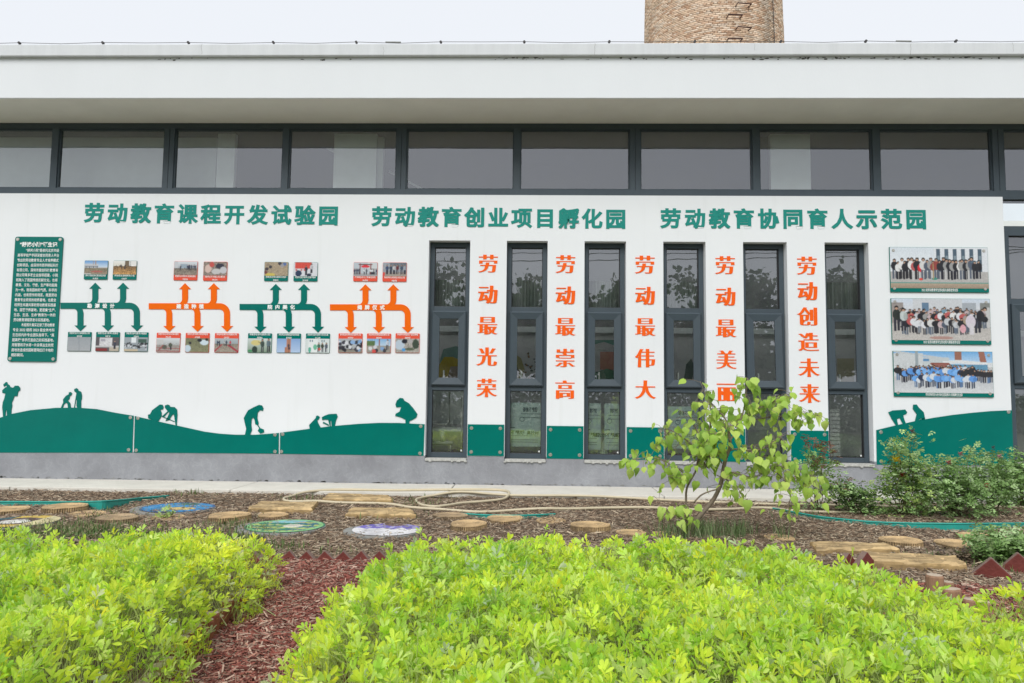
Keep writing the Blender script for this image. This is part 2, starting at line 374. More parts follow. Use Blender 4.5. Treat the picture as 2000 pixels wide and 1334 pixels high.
for j in range(NY):
    for i in range(NX):
        a = j * (NX + 1) + i; rb.f.append((a, a + 1, a + NX + 2, a + NX + 1)); rb.c.append((1, 1, 1))
build('red_mulch_path', rb, M['redsoil'], kind='structure', smooth=True)
# pavement along the wall: cast slabs with joints
pv = MB(); xs = [-13, -9.9, -7.6, -4.35, -1.2, 1.9, 4.9, 7.9, 11, 14]
pr = thing('pavement', 'pale concrete apron slabs along the foot of the grey plinth', 'pavement', (0, PAVE_Y, 0)); pr['kind'] = 'structure'; del pr['category']
pb = MB(); pb.box(-13, 14, PAVE_Y + .02, D, -.05, .045); build('bedding', pb, M['rim'], pr)
for a, b in zip(xs[:-1], xs[1:]):
    s = MB(); j = random.uniform(-.008, .008); s.box(a + .008, b - .008, PAVE_Y + j, D + .004, .0, .062 + random.uniform(-.003, .003))
    build('slab', s, M['pave'], pr, bevel=.008)

# ---- mulch chips
def chips(name, N, region, lo, hi, wlo, whi, pal, z0, m=None):
    pts = region(N); n = len(pts); L = rng.uniform(lo, hi, n); w = rng.uniform(wlo, whi, n); t = w * rng.uniform(.25, .7, n)
    ya = rng.uniform(0, PI, n); ti = rng.normal(0, .22, n); lift = rng.uniform(0, 1, n) ** 2 * .025
    base = np.array([(-.5, -.5, 0), (.5, -.5, 0), (.5, 0, 1), (-.5, 0, 1), (.5, .5, 0), (-.5, .5, 0)])
    V = base[None] * np.stack([L, w, t], 1)[:, None, :]
    V[:, :, 1] += (V[:, :, 0] ** 2) * rng.normal(0, 6, n)[:, None]
    x, z = V[:, :, 0].copy(), V[:, :, 2].copy(); c, s = np.cos(ti)[:, None], np.sin(ti)[:, None]
    V[:, :, 0] = x * c - z * s; V[:, :, 2] = x * s + z * c
    x, y = V[:, :, 0].copy(), V[:, :, 1].copy(); c, s = np.cos(ya)[:, None], np.sin(ya)[:, None]
    V[:, :, 0] = x * c - y * s + pts[:, 0:1]; V[:, :, 1] = x * s + y * c + pts[:, 1:2]
    gzv = np.array([gz(a, b) for a, b in pts]); V[:, :, 2] += (gzv + z0 + lift)[:, None]
    pal = np.array(pal); cols = pal[rng.integers(0, len(pal), n)] * rng.uniform(.6, 1.35, (n, 1))
    return np_mesh(name, V, 6, [(0, 1, 2, 3), (3, 2, 4, 5)], cols, m or M['chip'], kind='stuff')
def reg_brown(N):
    y = 5.6 + (PAVE_Y + .05 - 5.6) * rng.uniform(0, 1, N) ** 1.15; x = rng.uniform(-.78, .80, N) * y
    e = np.array([edge_line(a) for a in x]); k = y > e + .02
    return np.stack([x, y], 1)[k]
BR = [(.24, .165, .11), (.34, .25, .17), (.16, .105, .07), (.48, .39, .28), (.20, .14, .095), (.11, .075, .05), (.29, .24, .18)]
setp(chips('bark_mulch', 105000, reg_brown, .018, .085, .004, .011, BR, .004), 'shredded brown bark mulch spread between pavement and brick edging')
def reg_red(N):
    y = rng.uniform(2.2, 6.35, N); x = rng.uniform(-2.1, -.6, N); a = np.stack([x, y], 1)
    y2 = rng.uniform(3.4, 6.3, N // 2); x2 = rng.uniform(1.6, 5.0, N // 2); a = np.concatenate([a, np.stack([x2, y2], 1)])
    e = np.array([edge_line(q) for q in a[:, 0]]); return a[a[:, 1] < e - .02]
RD = [(.29, .10, .075), (.37, .18, .135), (.18, .05, .036), (.46, .32, .25), (.10, .03, .022), (.30, .20, .15), (.25, .08, .06)]
setp(chips('red_mulch', 60000, reg_red, .02, .095, .003, .011, RD, .014), 'dyed red wood chips covering the path between the peanut beds')

# ================================================================ BUILDING
YG = D + .2                              # glazing plane
bl = thing('school_building', 'long white single storey building with deep flat eaves and slot windows', 'building', (0, D, 0))
zt = lambda py, px=1000, d=D: W(px, py, d)[1]
Z_SILL = W(1000, 381)[1]                 # top of white wall
Z_SOF = W(1000, 243.0, YG)[1]
Z_PL = W(900, 891)[1]
Z_SLT = W(1140, 471)[1]; Z_SLB = W(1140, 904)[1]
slots = []
for l, r, lb, rb_ in [(838, 917.5, 829.5, 913), (989, 1068.5, 986, 1068), (1140, 1222, 1142, 1224), (1294, 1377, 1299, 1383), (1451, 1537, 1457, 1544), (1611, 1697, 1619, 1706)]:
    a = (W(l, 471)[0] + W(lb, 900)[0]) / 2; b = (W(r, 471)[0] + W(rb_, 900)[0]) / 2; slots.append((a, b))
X_END = (W(1957, 383)[0] + W(1981, 905)[0]) / 2; X_L = -12.5; X_R = 13.5
FZ1 = Z_SOF - .01
print('heights', Z_SILL, Z_SOF, Z_PL, Z_SLT, Z_SLB, slots, X_END)
w = MB(); xx = X_L
for a, b in slots:
    w.box(xx, a, D, D + .3, Z_PL, Z_SILL); w.box(a, b, D, D + .3, Z_SLT, Z_SILL); xx = b
w.box(xx, X_END, D, D + .3, Z_PL, Z_SILL); build('wall', w, M['wall'], bl)
p = MB(); xx = X_L
for a, b in slots:
    p.box(xx, a, D - .006, D + .3, -.1, Z_PL - .002); p.box(a, b, D - .006, D + .3, -.1, Z_SLB); xx = b
p.box(xx, X_R, D - .006, D + .3, -.1, Z_PL - .002); build('plinth', p, M['plinth'], bl)
# eaves
YF = 10.87; z_f0 = W(1000, 191, YF)[1]; z_f1 = W(1000, 112, YF)[1]; z_c1 = W(1000, 84.5, YF - .07)[1]
s = MB(); s.box(X_L - .5, X_R + 1, YF + .03, D + 4.9, z_f0 + .012, z_f0 + .2); s.box(X_L - .5, X_R + 1, D + 7.35, D + 8, z_f0 + .012, z_f0 + .2); build('soffit', s, M['soffit'], bl)   # gap left open behind: an added, unseen opening that lights the room
Z_SOF = z_f0 + .012
s = MB(); s.box(X_L, X_R, D + .31, D + 4.88, Z_SOF - .03, Z_SOF - .004); build('ceiling', s, M['dark'], bl)  # dark sheet added under the pale slab so the glass above looks darker
s = MB(); s.box(X_L - .5, X_R + 1, YF, YF + .03, z_f0, z_f1); s.box(X_L - .5, X_R + 1, YF + .03, D + 4.9, z_f0 + .2, z_f1); build('fascia', s, M['fascia'], bl)
s = MB(); s.box(X_L - .6, X_R + 1.1, YF - .07, YF + .4, z_f1 + .002, z_c1); build('coping', s, M['coping'], bl, bevel=.012)
s = MB(); s.box(X_L - .5, X_R + 1, YF - .004, YF + .0, z_f0 - .006, z_f0 + .012)
build('drip_edge', s, M['coping'], bl)
# patches of mould in the joint below the coping
s = MB()
for i in range(120):
    cx = random.choice([-3.2, -.3, 1.55, 2.1, 3.2, 4.4, 5.2, 5.9, 6.4, -5.6, 3.7]) + random.gauss(0, .33); wz = random.uniform(.004, .02) * random.uniform(.4, 1)
    ww = random.uniform(.008, .04); zz = z_f1 - random.uniform(0, .04) ; n = 7
    s.add([(cx + math.cos(k / n * 2 * PI) * ww * random.uniform(.6, 1.2), YF - .003, min(z_f1 - .001, zz + math.sin(k / n * 2 * PI) * wz * random.uniform(.6, 1.2))) for k in range(n)], [tuple(range(n))])
build('mould_stain', s, M['mould'], bl, kind='stuff')
for x, y0_, y1_, w_ in [(-5.1, 0, .16, .004), (-2.3, .05, .19, .003), (.9, 0, .18, .004), (3.3, 0, .12, .003), (5.6, .02, .19, .004), (7.1, 0, .15, .003)]:
    s = MB(); n = 7; L_ = [(x + random.gauss(0, .006), z_c1 - y0_ - (y1_ - y0_) * k / (n - 1)) for k in range(n)]
    for k in range(n - 1): s.add([(L_[k][0], YF - .0715, L_[k][1]), (L_[k][0] + w_, YF - .0715, L_[k][1]), (L_[k + 1][0] + w_, YF - .0715, L_[k + 1][1]), (L_[k + 1][0], YF - .0715, L_[k + 1][1])], [(0, 3, 2, 1)])
    build('crack', s, M['rim'], bl)
s = MB()
for i in range(260):
    cx = random.uniform(-9, 9); ww = random.uniform(.01, .06); hh_ = random.uniform(.006, .03); n = 7
    s.add([(cx + math.cos(k / n * 6.283) * ww * random.uniform(.6, 1.2), D - .0085, .066 + abs(math.sin(k / n * 6.283)) * hh_ * random.uniform(.5, 1.3)) for k in range(n)], [tuple(range(n))])
build('splash_dirt', s, M['rim'], bl, kind='stuff')
# clerestory band
FY0, FY1 = YG - .06, YG + .04
ZB0, ZB1 = Z_SILL, W(900, 371.5, YG)[1]
zt0 = W(900, 254, YG)[1]
mull = [(106, 118.5), (324.5, 344), (555, 566.5), (776, 795), (1004, 1016), (1229, 1249), (1467, 1480), (1700, 1714), (1932.5, 1955)]
mx_ = [(W(a, 255, YG)[0], W(b, 255, YG)[0]) for a, b in mull]
mx_ = [((a + W(m[0] + (-5 if m[0] < 800 else 5) * abs(m[0] - 1000) / 900, 372, YG)[0]) / 2, (b + W(m[1] + (-5 if m[1] < 800 else 5) * abs(m[1] - 1000) / 900, 372, YG)[0]) / 2) for (a, b), m in zip(mx_, mull)]
edges = [(-12.4, -9.4)] + [(-9.3 + .0, -9.2)] 
ml = [(-9.95, -9.85)] + mx_ + [(9.62, 9.74), (11.5, 11.7)]
hd = MB(); hd.box(X_L, X_R, FY0, FY1, zt0, Z_SOF - .001); build('window_head', hd, M['frame'], bl)
sb = MB(); sb.box(X_L, X_R, FY0, FY1, Z_SILL + .0, ZB1); build('window_rail', sb, M['frame'], bl)
for i, (a, b) in enumerate(ml):
    mm = MB(); wdt = b - a
    if wdt > .13: mm.box(a, (a + b) / 2 - .004, FY0 + .002, FY1, ZB1, zt0); mm.box((a + b) / 2 + .004, b, FY0 + .002, FY1, ZB1, zt0); mm.box((a + b) / 2 - .004, (a + b) / 2 + .004, FY0 + .02, FY1, ZB1, zt0)
    else: mm.box(a, b, FY0 + .002, FY1, ZB1, zt0)
    build('mullion', mm, M['frame'], bl)
for (a, b), (c, d) in zip(ml[:-1], ml[1:]):
    fw = thing('clerestory_window', None, None, (b, YG, ZB1)); ORG[fw.name] = Vector((b, YG, ZB1)); fw.parent = bl; fw.location = Vector((b, YG, ZB1)) - ORG[bl.name]
    fr = MB(); e = .022
    fr.box(b, c, FY0 + .03, FY1 - .01, ZB1, ZB1 + e); fr.box(b, c, FY0 + .03, FY1 - .01, zt0 - e, zt0); fr.box(b, b + e, FY0 + .03, FY1 - .01, ZB1 + e, zt0 - e); fr.box(c - e, c, FY0 + .03, FY1 - .01, ZB1 + e, zt0 - e)
    build('frame', fr, M['frame'], fw)
    g = MB(); g.add([(b + e, YG, ZB1 + e), (c - e, YG, ZB1 + e), (c - e, YG, zt0 - e), (b + e, YG, zt0 - e)], [(0, 1, 2, 3)]); build('pane', g, M['glass'], fw)
def sub_empty(name, loc, parent):
    o = bpy.data.objects.new(name, None); COL.objects.link(o); o.parent = parent; ORG[o.name] = Vector(loc); o.location = Vector(loc) - ORG[parent.name]; return o
def casement(x0, x1, z0, z1, tilt=0.0, marks=None, sill=True):
    """slot window: fixed pane above, hung sash in the middle, fixed pane below"""
    wi = sub_empty('slot_window', ((x0 + x1) / 2, YG, z0), bl); h = z1 - z0
    zz = lambda f: z1 - f * h              # fraction from the top
    f = MB(); e = .075; ya, yb = YG - .05, YG + .05
    f.box(x0, x0 + e, ya, yb, z0, z1); f.box(x1 - e, x1, ya, yb, z0, z1)
    for a, b in ((0, .022), (.302, .330), (.664, .692), (.978, 1)): f.box(x0 + e, x1 - e, ya + .001, yb - .001, zz(b), zz(a))
    build('frame', f, M['frame'], wi, bevel=.004)
    for a, b in ((.022, .302), (.692, .978)):
        g = MB(); g.add([(x0 + e, YG + .01, zz(b)), (x1 - e, YG + .01, zz(b)), (x1 - e, YG + .01, zz(a)), (x0 + e, YG + .01, zz(a))], [(0, 1, 2, 3)]); build('pane', g, M['glass'], wi)
        gk = MB(); q = .008
        for bx in ((x0 + e, x1 - e, zz(b), zz(b) + q), (x0 + e, x1 - e, zz(a) - q, zz(a)), (x0 + e, x0 + e + q, zz(b) + q, zz(a) - q), (x1 - e - q, x1 - e, zz(b) + q, zz(a) - q)):
            gk.box(bx[0], bx[1], ya + .02, YG + .008, bx[2], bx[3])
        build('gasket', gk, M['seal'], wi)
    # sash: mitred profile frame standing proud
    sx0, sx1, sz0, sz1 = x0 + .052, x1 - .052, zz(.670), zz(.324); sw = .125
    o_ = Vector(((sx0 + sx1) / 2, YG - .055, sz1)); sm = MB(); y0, y1, y2 = YG - .105, YG - .09, YG - .052
    O = [(sx0, sz0), (sx1, sz0), (sx1, sz1), (sx0, sz1)]; A = [(sx0 + .02, sz0 + .02), (sx1 - .02, sz0 + .02), (sx1 - .02, sz1 - .02), (sx0 + .02, sz1 - .02)]
    I = [(sx0 + sw, sz0 + sw), (sx1 - sw, sz0 + sw), (sx1 - sw, sz1 - sw), (sx0 + sw, sz1 - sw)]
    vs = [(x, y2, z) for x, z in O] + [(x, y1, z) for x, z in O] + [(x, y0, z) for x, z in A] + [(x, y1 + .005, z) for x, z in I] + [(x, y2, z) for x, z in I]
    fs = []
    for k in range(4):
        kk = (k + 1) % 4
        for L in range(4): fs.append((L * 4 + k, L * 4 + kk, L * 4 + 4 + kk, L * 4 + 4 + k))
    sm.add(vs, fs); sh = build('sash', sm, M['frame'], wi, org=tuple(o_))
    gp = MB(); gp.add([(I[0][0], YG - .07, I[0][1]), (I[1][0], YG - .07, I[1][1]), (I[2][0], YG - .07, I[2][1]), (I[3][0], YG - .07, I[3][1])], [(0, 1, 2, 3)])
    ps = build('sash_pane', gp, M['glass'], wi, org=tuple(o_))
    if tilt: sh.rotation_euler.x = -tilt; ps.rotation_euler.x = -tilt
    hn = MB(); hx = (x0 + x1) / 2 - .09; hn.box(hx, hx + .022, YG - .03, YG + .03, I[0][1] - .01, I[0][1] + .12); build('handle', hn, M['pipe'], wi)
    if sill:
        s = MB(); s.box(x0 + .002, x1 - .002, D - .03, YG - .051, z0 - .045, z0 - .002)
        for k in range(5):
            xx = random.uniform(x0, x1); s.box(xx - .02, xx + random.uniform(0, .04), D - .034 - random.uniform(0, .01), D - .02, z0 - .05 - random.uniform(0, .012), z0 - .03)
        build('sill', s, M['sill'], wi, bevel=.006)
    lab = MB(); lab.box(x1 - e - .045, x1 - e - .02, YG + .004, YG + .008, zz(.978) + .02, zz(.978) + .045); build('sticker', lab, M['white'], wi)
    return wi
for i, (a, b) in enumerate(slots): casement(a + .004, b - .004, Z_SLB + .045, Z_SLT - .004, tilt=R(2.6) if i == 4 else 0)
# window bay beyond the end of the white wall
zb0 = Z_PL + .03
jm = MB(); jm.box(X_END, X_END + .09, FY0 + .01, FY1 - .002, zb0, Z_SILL - .001); build('jamb', jm, M['frame'], bl)
for k in range(3):
    x0 = X_END + .09 + k * 1.75; x1 = x0 + 1.65
    tr = MB(); zh = W(1975, 443, YG)[1]; zh2 = W(1975, 452, YG)[1]; tr.box(x0, x1, FY0 + .01, FY1, zh2, zh); tr.box(x1, x1 + .1, FY0 + .012, FY1, zb0, Z_SILL - .001); build('transom', tr, M['frame'], bl)
    g = MB(); g.add([(x0, YG, zh), (x1, YG, zh), (x1, YG, Z_SILL), (x0, YG, Z_SILL)], [(0, 1, 2, 3)]); build('pane', g, M['glass'], bl)
    casement(x0, x0 + .80, zb0, zh2, sill=False); casement(x0 + .82, x1, zb0, zh2, sill=False)
s = MB(); s.box(X_END + .002, X_R, D - .03, YG - .06, Z_PL, Z_PL + .03); build('sill', s, M['sill'], bl)

# ---- room behind the glass
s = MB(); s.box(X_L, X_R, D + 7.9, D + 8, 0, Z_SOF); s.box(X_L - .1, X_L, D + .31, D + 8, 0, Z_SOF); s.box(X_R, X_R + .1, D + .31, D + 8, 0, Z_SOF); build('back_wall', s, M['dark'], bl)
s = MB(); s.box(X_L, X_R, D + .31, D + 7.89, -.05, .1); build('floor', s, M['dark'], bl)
YP = D + 7.1; zpt = W(880, 648, YP)[1]
s = MB(); s.box(-6, 13.4, YP, YP + .12, .1, zpt); build('inner_partition', s, M['room'], bl)
s = MB(); s.box(-6, 13.4, YP - .05, YP + .2, zpt + .002, W(880, 637, YP)[1]); build('partition_rail', s, M['blind'], bl)
def inner(px0, px1, d, m, nm, y0=249, y1=376):
    x0, x1 = W(px0, 310, d)[0], W(px1, 310, d)[0]; s = MB(); s.box(x0, x1, d, d + .1, W(1000, y1 + 30, d)[1], Z_SOF - .005); build(nm, s, M[m], bl)
inner(-420, 422, YG + .55, 'blind', 'inner_panel'); inner(424, 458, YG + .35, 'column', 'inner_column')
inner(652, 735, YG + .35, 'column', 'inner_column'); inner(1505, 1583, YG + .35, 'column', 'inner_column')
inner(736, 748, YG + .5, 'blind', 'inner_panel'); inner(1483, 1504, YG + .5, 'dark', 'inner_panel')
# roof bars seen through the glass
s = MB(); a = W(590, 262, YG + .9); b = W(655, 290, YG + .9); s.tube([(a[0], YG + .9, a[1]), (b[0], YG + 1.2, b[1])], .03, 6); build('roof_brace', s, M['blind'], bl); s = MB(); a = W(760, 335, YG + 1); b = W(830, 372, YG + 1); s.tube([(a[0], YG + 1, a[1]), (b[0], YG + 1, b[1])], .02, 6)
build('roof_brace', s, M['blind'], bl)
# net curtains behind the top panes
for i, (a, b) in enumerate(slots):
    s = MB(); zt1, zt2 = W(1100, 548, YG + .22)[1], W(1100, 610, YG + .22)[1]; n = 40; x0, x1 = a - .05, b + .05
    for k in range(n + 1):
        x = x0 + (x1 - x0) * k / n; y = YG + .22 + .03 * math.sin(k * 1.9 + i) + .012 * math.sin(k * 4.1 + i * 2); s.v += [(x, y, zt2), (x, y, zt1)]
    for k in range(n): s.f.append((2 * k, 2 * k + 2, 2 * k + 3, 2 * k + 1)); s.c.append((1, 1, 1))
    if i != 4: build('curtain', s, M['curtain'], bl)
# mural painted on the inner partition, seen through the sashes
mu = thing('indoor_mural', 'painted mural with yellow and teal shapes on the wall inside the slot windows', 'mural', (0, YP, 1.5))
def blob(parent, pts, c, k=0, name='painted_shape'):
    s = MB(); yy = YP - .004 - .002 * k; s.add([(W(x, y, YP)[0], yy, W(x, y, YP)[1]) for x, y in pts], [tuple(range(len(pts)))], c); build(name, s, M['print'], parent, color=True)
def rr(x0, y0, x1, y1): return [(x0, y1), (x1, y1), (x1, y0), (x0, y0)]
TEAL, YEL, BEI, PNK, DK = (.16, .34, .29), (.58, .43, .01), (.42, .34, .25), (.55, .22, .16), (.05, .06, .06)
blob(mu, [(858, 708), (905, 706), (906, 680), (890, 676), (866, 682)], TEAL)
blob(mu, [(857, 745), (899, 745), (899, 704), (885, 697), (868, 697), (858, 712)], YEL, 1)
blob(mu, [(872, 748), (906, 748), (906, 715), (880, 716)], BEI, 2)
blob(mu, [(1000, 745), (1018, 745), (1025, 722), (1018, 700), (1005, 690)], (.42, .38, .15)); blob(mu, [(1008, 738), (1014, 728), (1009, 712), (1003, 708)], DK, 1)
random.seed(3)
for k in range(26):
    x, y = random.uniform(1024, 1050), random.uniform(684, 742); s5 = random.uniform(1.5, 3.2); c = random.choice([(.10, .14, .13), (.35, .2, .1), (.08, .1, .1)])
    blob(mu, [(x, y), (x + s5, y), (x + s5 * 1.3, y - s5 * 1.4), (x + s5 * .9, y - s5 * .8), (x + s5 * .6, y - s5 * 1.9), (x + s5 * .3, y - s5 * .8), (x - s5 * .4, y - s5 * 1.2)], c, 1, 'hand_print')
blob(mu, rr(1156, 664, 1204, 684), (.06, .25, .20)); blob(mu, [(1156, 684), (1204, 684), (1204, 676), (1180, 668), (1156, 674)], (.5, .5, .5), 1)
blob(mu, rr(1172, 687, 1204, 722), PNK, 2); blob(mu, [(1156, 720), (1170, 716), (1172, 700), (1165, 688), (1156, 684)], (.6, .6, .6), 1)
blob(mu, [(1156, 750), (1204, 750), (1202, 725), (1185, 720), (1160, 728)], (.06, .22, .13), 3)
blob(mu, [(1335, 745), (1352, 745), (1356, 715), (1350, 700), (1340, 712)], (.1, .15, .13)); blob(mu, rr(1635, 700, 1668, 750), (.5, .45, .3))
# things standing inside the lower panes
def film(i, fx0, fx1, y0, y1, lab, lines=True):
    a, b = slots[i]; wq = b - a; x0, x1 = a + wq * fx0, a + wq * fx1; dd = YG + .10; z1, z0 = W(1000, y0, dd)[1], W(1000, y1, dd)[1]
    t = thing('film_wrapped_sheet', lab, 'sheet', ((x0 + x1) / 2, dd, z0), 'film wrapped sheets leaning inside the windows')
    s = MB(); s.box(x0, x1, dd, dd + .02, z0, z1); build('sheet', s, M['film'], t)
    yy = dd - .004; cx = (x0 + x1) / 2; h = z1 - z0
    text_line('不锈钢', x0 + .02, z0 + h * .28, .075, yy, M['filmink'], t, name='printed_word'); text_line('高拉材', cx + .02, z0 + h * .28, .065, yy, M['filmink'], t, name='printed_word')
    text_line('德信不锈钢', cx - .05, z0 + h * .80, .08, yy, M['filmink'], t, name='printed_word', maxw=(x1 - cx) * .9)
    s = MB(); ztb = [.24, .15, .10, .74, .66]
    for q in ztb: s.box(x0 + .03 if q < .5 else cx - .08, x1 - .06 if q < .5 else x1 - .01, yy - .0, yy + .003, z0 + h * q, z0 + h * q + .006)
    n = 16; rx, rz = cx - .06, z0 + h * .62
    for k in range(n):
        q0, q1 = 2 * PI * k / n, 2 * PI * (k + 1) / n; r0, r1 = .034, .04
        s.add([(rx + math.cos(q) * r, yy, rz + math.sin(q) * r) for q, r in ((q0, r0), (q0, r1), (q1, r1), (q1, r0))], [(0, 1, 2, 3)])
    s.add([(x0 + .01, yy, z0 + h * .42), (x0 + .09, yy, z0 + h * .425), (x0 + .09, yy, z0 + h * .44), (x0 + .01, yy, z0 + h * .433)], [(0, 1, 2, 3)])
    build('printed_mark', s, M['filmink'], t)
film(1, .10, .90, 786, 872, 'pale green film wrapped sheet inside the second slot window')
film(2, .05, .44, 786, 876, 'narrow strip of film wrapped sheet inside third slot window, left of the gap')
film(2, .53, .95, 786, 876, 'film wrapped sheet inside third slot window, right of the dark gap')
film(3, .08, .90, 790, 872, 'film wrapped sheet inside the slot window behind the young tree')
s = MB(); a, b = slots[2]; x0 = a + (b - a) * .38; dd = YG + .25
t = thing('cloth_bundle', 'pale ribbed cloth cone at the bottom of the third slot window', 'cloth', (x0 + .15, dd, Z_SLB + .1)); z0 = Z_SLB + .08
for k in range(13):
    q = k / 12; x = x0 - .02 + .3 * q; s.v += [(x, dd + .02 * (k % 2), z0), (x0 + .12 + .04 * q, dd + .01 * (k % 2), z0 + .30)]
for k in range(12): s.f.append((2 * k, 2 * k + 2, 2 * k + 3, 2 * k + 1)); s.c.append((1, 1, 1))
build('cloth', s, M['blind'], t)
# washstand behind the first window
a, b = slots[0]; dd = YG + .45; t = thing('wash_basin', 'white washstand with bent waste pipes inside the first slot window', 'basin', ((a + b) / 2, dd, .5))
def P(x, y, d=dd): q = W(x, y, d); return (q[0], d, q[1])
s = MB(); s.tube([P(835, 835), P(893, 835)], .012, 6); s.tube([P(830, 829), P(872, 829), P(877, 824), P(878, 765)], .018, 8); s.tube([P(901, 775), P(902, 890)], .012, 6); build('rail', s, M['pipe'], t, smooth=True)
s = MB(); q0, q1 = P(835, 842), P(905, 836); s.box(q0[0], q1[0], dd, dd + .3, q0[2], q1[2]); build('basin', s, M['blind'], t)
s = MB(); s.tube([P(864, 842), P(864, 862)], .045, 10); s.tube([P(838, 865), P(884, 865)], .035, 10); s.tube([P(880, 868), P(880, 886)], .008, 6); build('waste_pipe', s, M['pipe'], t, smooth=True)
s = MB(); s.add([P(832, 828, dd + .6), P(905, 828, dd + .6), P(905, 765, dd + .6), P(832, 765, dd + .6)], [(0, 1, 2, 3)]); build('splash_panel', s, M['blind'], t)
# rolling shutter slats behind the sixth window
a, b = slots[5]; t = thing('slatted_crate', 'grey slatted board standing inside the last slot window', 'board', (a + .25, YG + .3, Z_SLB + .1))
for k in range(12):
    s = MB(); s.box(a + .1, a + .38, YG + .3, YG + .33, Z_SLB + .12 + k * .065, Z_SLB + .17 + k * .065); build('slat', s, M['room'], t)

# ---- chimney
cd = 27.0; cl = W(1254, 82, cd)[0]; cr = W(1529, 82, cd)[0]; crad = (cr - cl) / 2 * .985; ccx = (cl + cr) / 2; ccy = cd + .0
ch = thing('brick_chimney', 'tall round brick chimney with iron rungs rising behind the roof', 'chimney', (ccx, ccy, 0))
s = MB(); seg = 64; prof = [(0, crad + .6), (12.4, crad + .05), (12.41, crad - .03), (20.0, crad - .22), (20.01, crad - .14), (34, crad - .55)]
for z, r in prof:
    for k in range(seg): s.v.append((ccx + r * math.cos(2 * PI * k / seg), ccy + r * math.sin(2 * PI * k / seg), z))
for j in range(len(prof) - 1):
    for k in range(seg): s.f.append((j * seg + k, j * seg + (k + 1) % seg, (j + 1) * seg + (k + 1) % seg, (j + 1) * seg + k)); s.c.append((1, 1, 1))
build('shaft', s, M['mortar'], ch, smooth=True)
ncrs = int(7.5 / .066); V = []; cols = []; nb = 66; bc = np.array([(.68, .51, .37), (.64, .47, .33), (.57, .39, .27), (.74, .60, .47), (.70, .56, .44), (.50, .32, .21), (.70, .52, .38)])
phr = math.atan2(-1, (W(1446, 40, cd)[0] - ccx) / crad * 1.0)
for c in range(ncrs):
    z = 12.45 + c * .066; r0 = crad - .0 - (z - 12.4) * .025
    for k in range(nb * 2 if c % 4 == 3 else nb):
        n_ = nb * 2 if c % 4 == 3 else nb; a0 = 2 * PI * (k + (c % 2) * .5) / n_ + random.gauss(0, .001); a1 = a0 + 2 * PI / n_ - .011 / r0 * 1.2
        if math.sin((a0 + a1) / 2) > .35: continue
        rr_ = r0 + random.uniform(-.006, .006); zz0, zz1 = z + random.uniform(0, .003), z + .056 + random.uniform(-.002, .002)
        V.append([(ccx + q * math.cos(a), ccy + q * math.sin(a), zz) for zz in (zz0, zz1) for q, a in ((r0 - .05, a0), (rr_, a0), (rr_, a1), (r0 - .05, a1))])
        cc = bc[random.randrange(len(bc))] * random.uniform(.85, 1.12)
        st = math.exp(-(((a0 - 2 * PI if a0 > PI else a0) + 1.02) / .13) ** 2) * (.55 + .35 * pnoise((a0 * 9, z * 2, 0)))   # sooty streak beside the rungs
        if pnoise((math.cos(a0) * 3, math.sin(a0) * 3, z * 1.2)) > .25: cc = cc * .8 + np.array((.06, .045, .03))
        cols.append(cc * (1 - .6 * max(0, st)))
np_mesh('brickwork', np.array(V) - np.array([[ccx, ccy, 0]]), 8, [(1, 2, 6, 5), (4, 5, 6, 7), (0, 3, 2, 1), (0, 1, 5, 4), (2, 3, 7, 6)], np.array(cols), M['chimney'], ch, kind='stuff')
for k, (x, y) in enumerate([(1450, 12), (1433, 34), (1450, 58), (1433, 80), (1450, 102), (1450, -34), (1433, -11)]):
    r_ = ray(x, y); 
    # meet the round shaft
    dx, dy = r_.x, r_.y; A_ = dx * dx + dy * dy; B_ = -2 * (dx * ccx + dy * ccy); C_ = ccx ** 2 + ccy ** 2 - (crad - .02) ** 2; t_ = (-B_ - math.sqrt(B_ * B_ - 4 * A_ * C_)) / 2 / A_
    pt = Vector((dx * t_, dy * t_, CAMZ + r_.z * t_)); an = math.atan2(pt.y - ccy, pt.x - ccx); da = .23 / crad
    f = lambda rr2, a2, z2: (ccx + rr2 * math.cos(a2), ccy + rr2 * math.sin(a2), z2)
    s = MB(); s.tube([f(crad - .1, an - da, pt.z), f(crad + .17, an - da, pt.z), f(crad + .17, an + da, pt.z), f(crad - .1, an + da, pt.z)], .022, 6); build('rung', s, M['rust'], ch)
s = MB(); an = math.atan2(-math.sqrt(1 - ((W(1464, 40, cd)[0] - ccx) / crad * .99) ** 2), (W(1464, 40, cd)[0] - ccx) / crad)
an = -.87
s.tube([(ccx + (crad + .03 - (z - 12.4) * .025) * math.cos(an), ccy + (crad + .03 - (z - 12.4) * .025) * math.sin(an), z) for z in (12, 14, 16, 18, 20)], .012, 5); build('cable', s, M['wire'], ch)
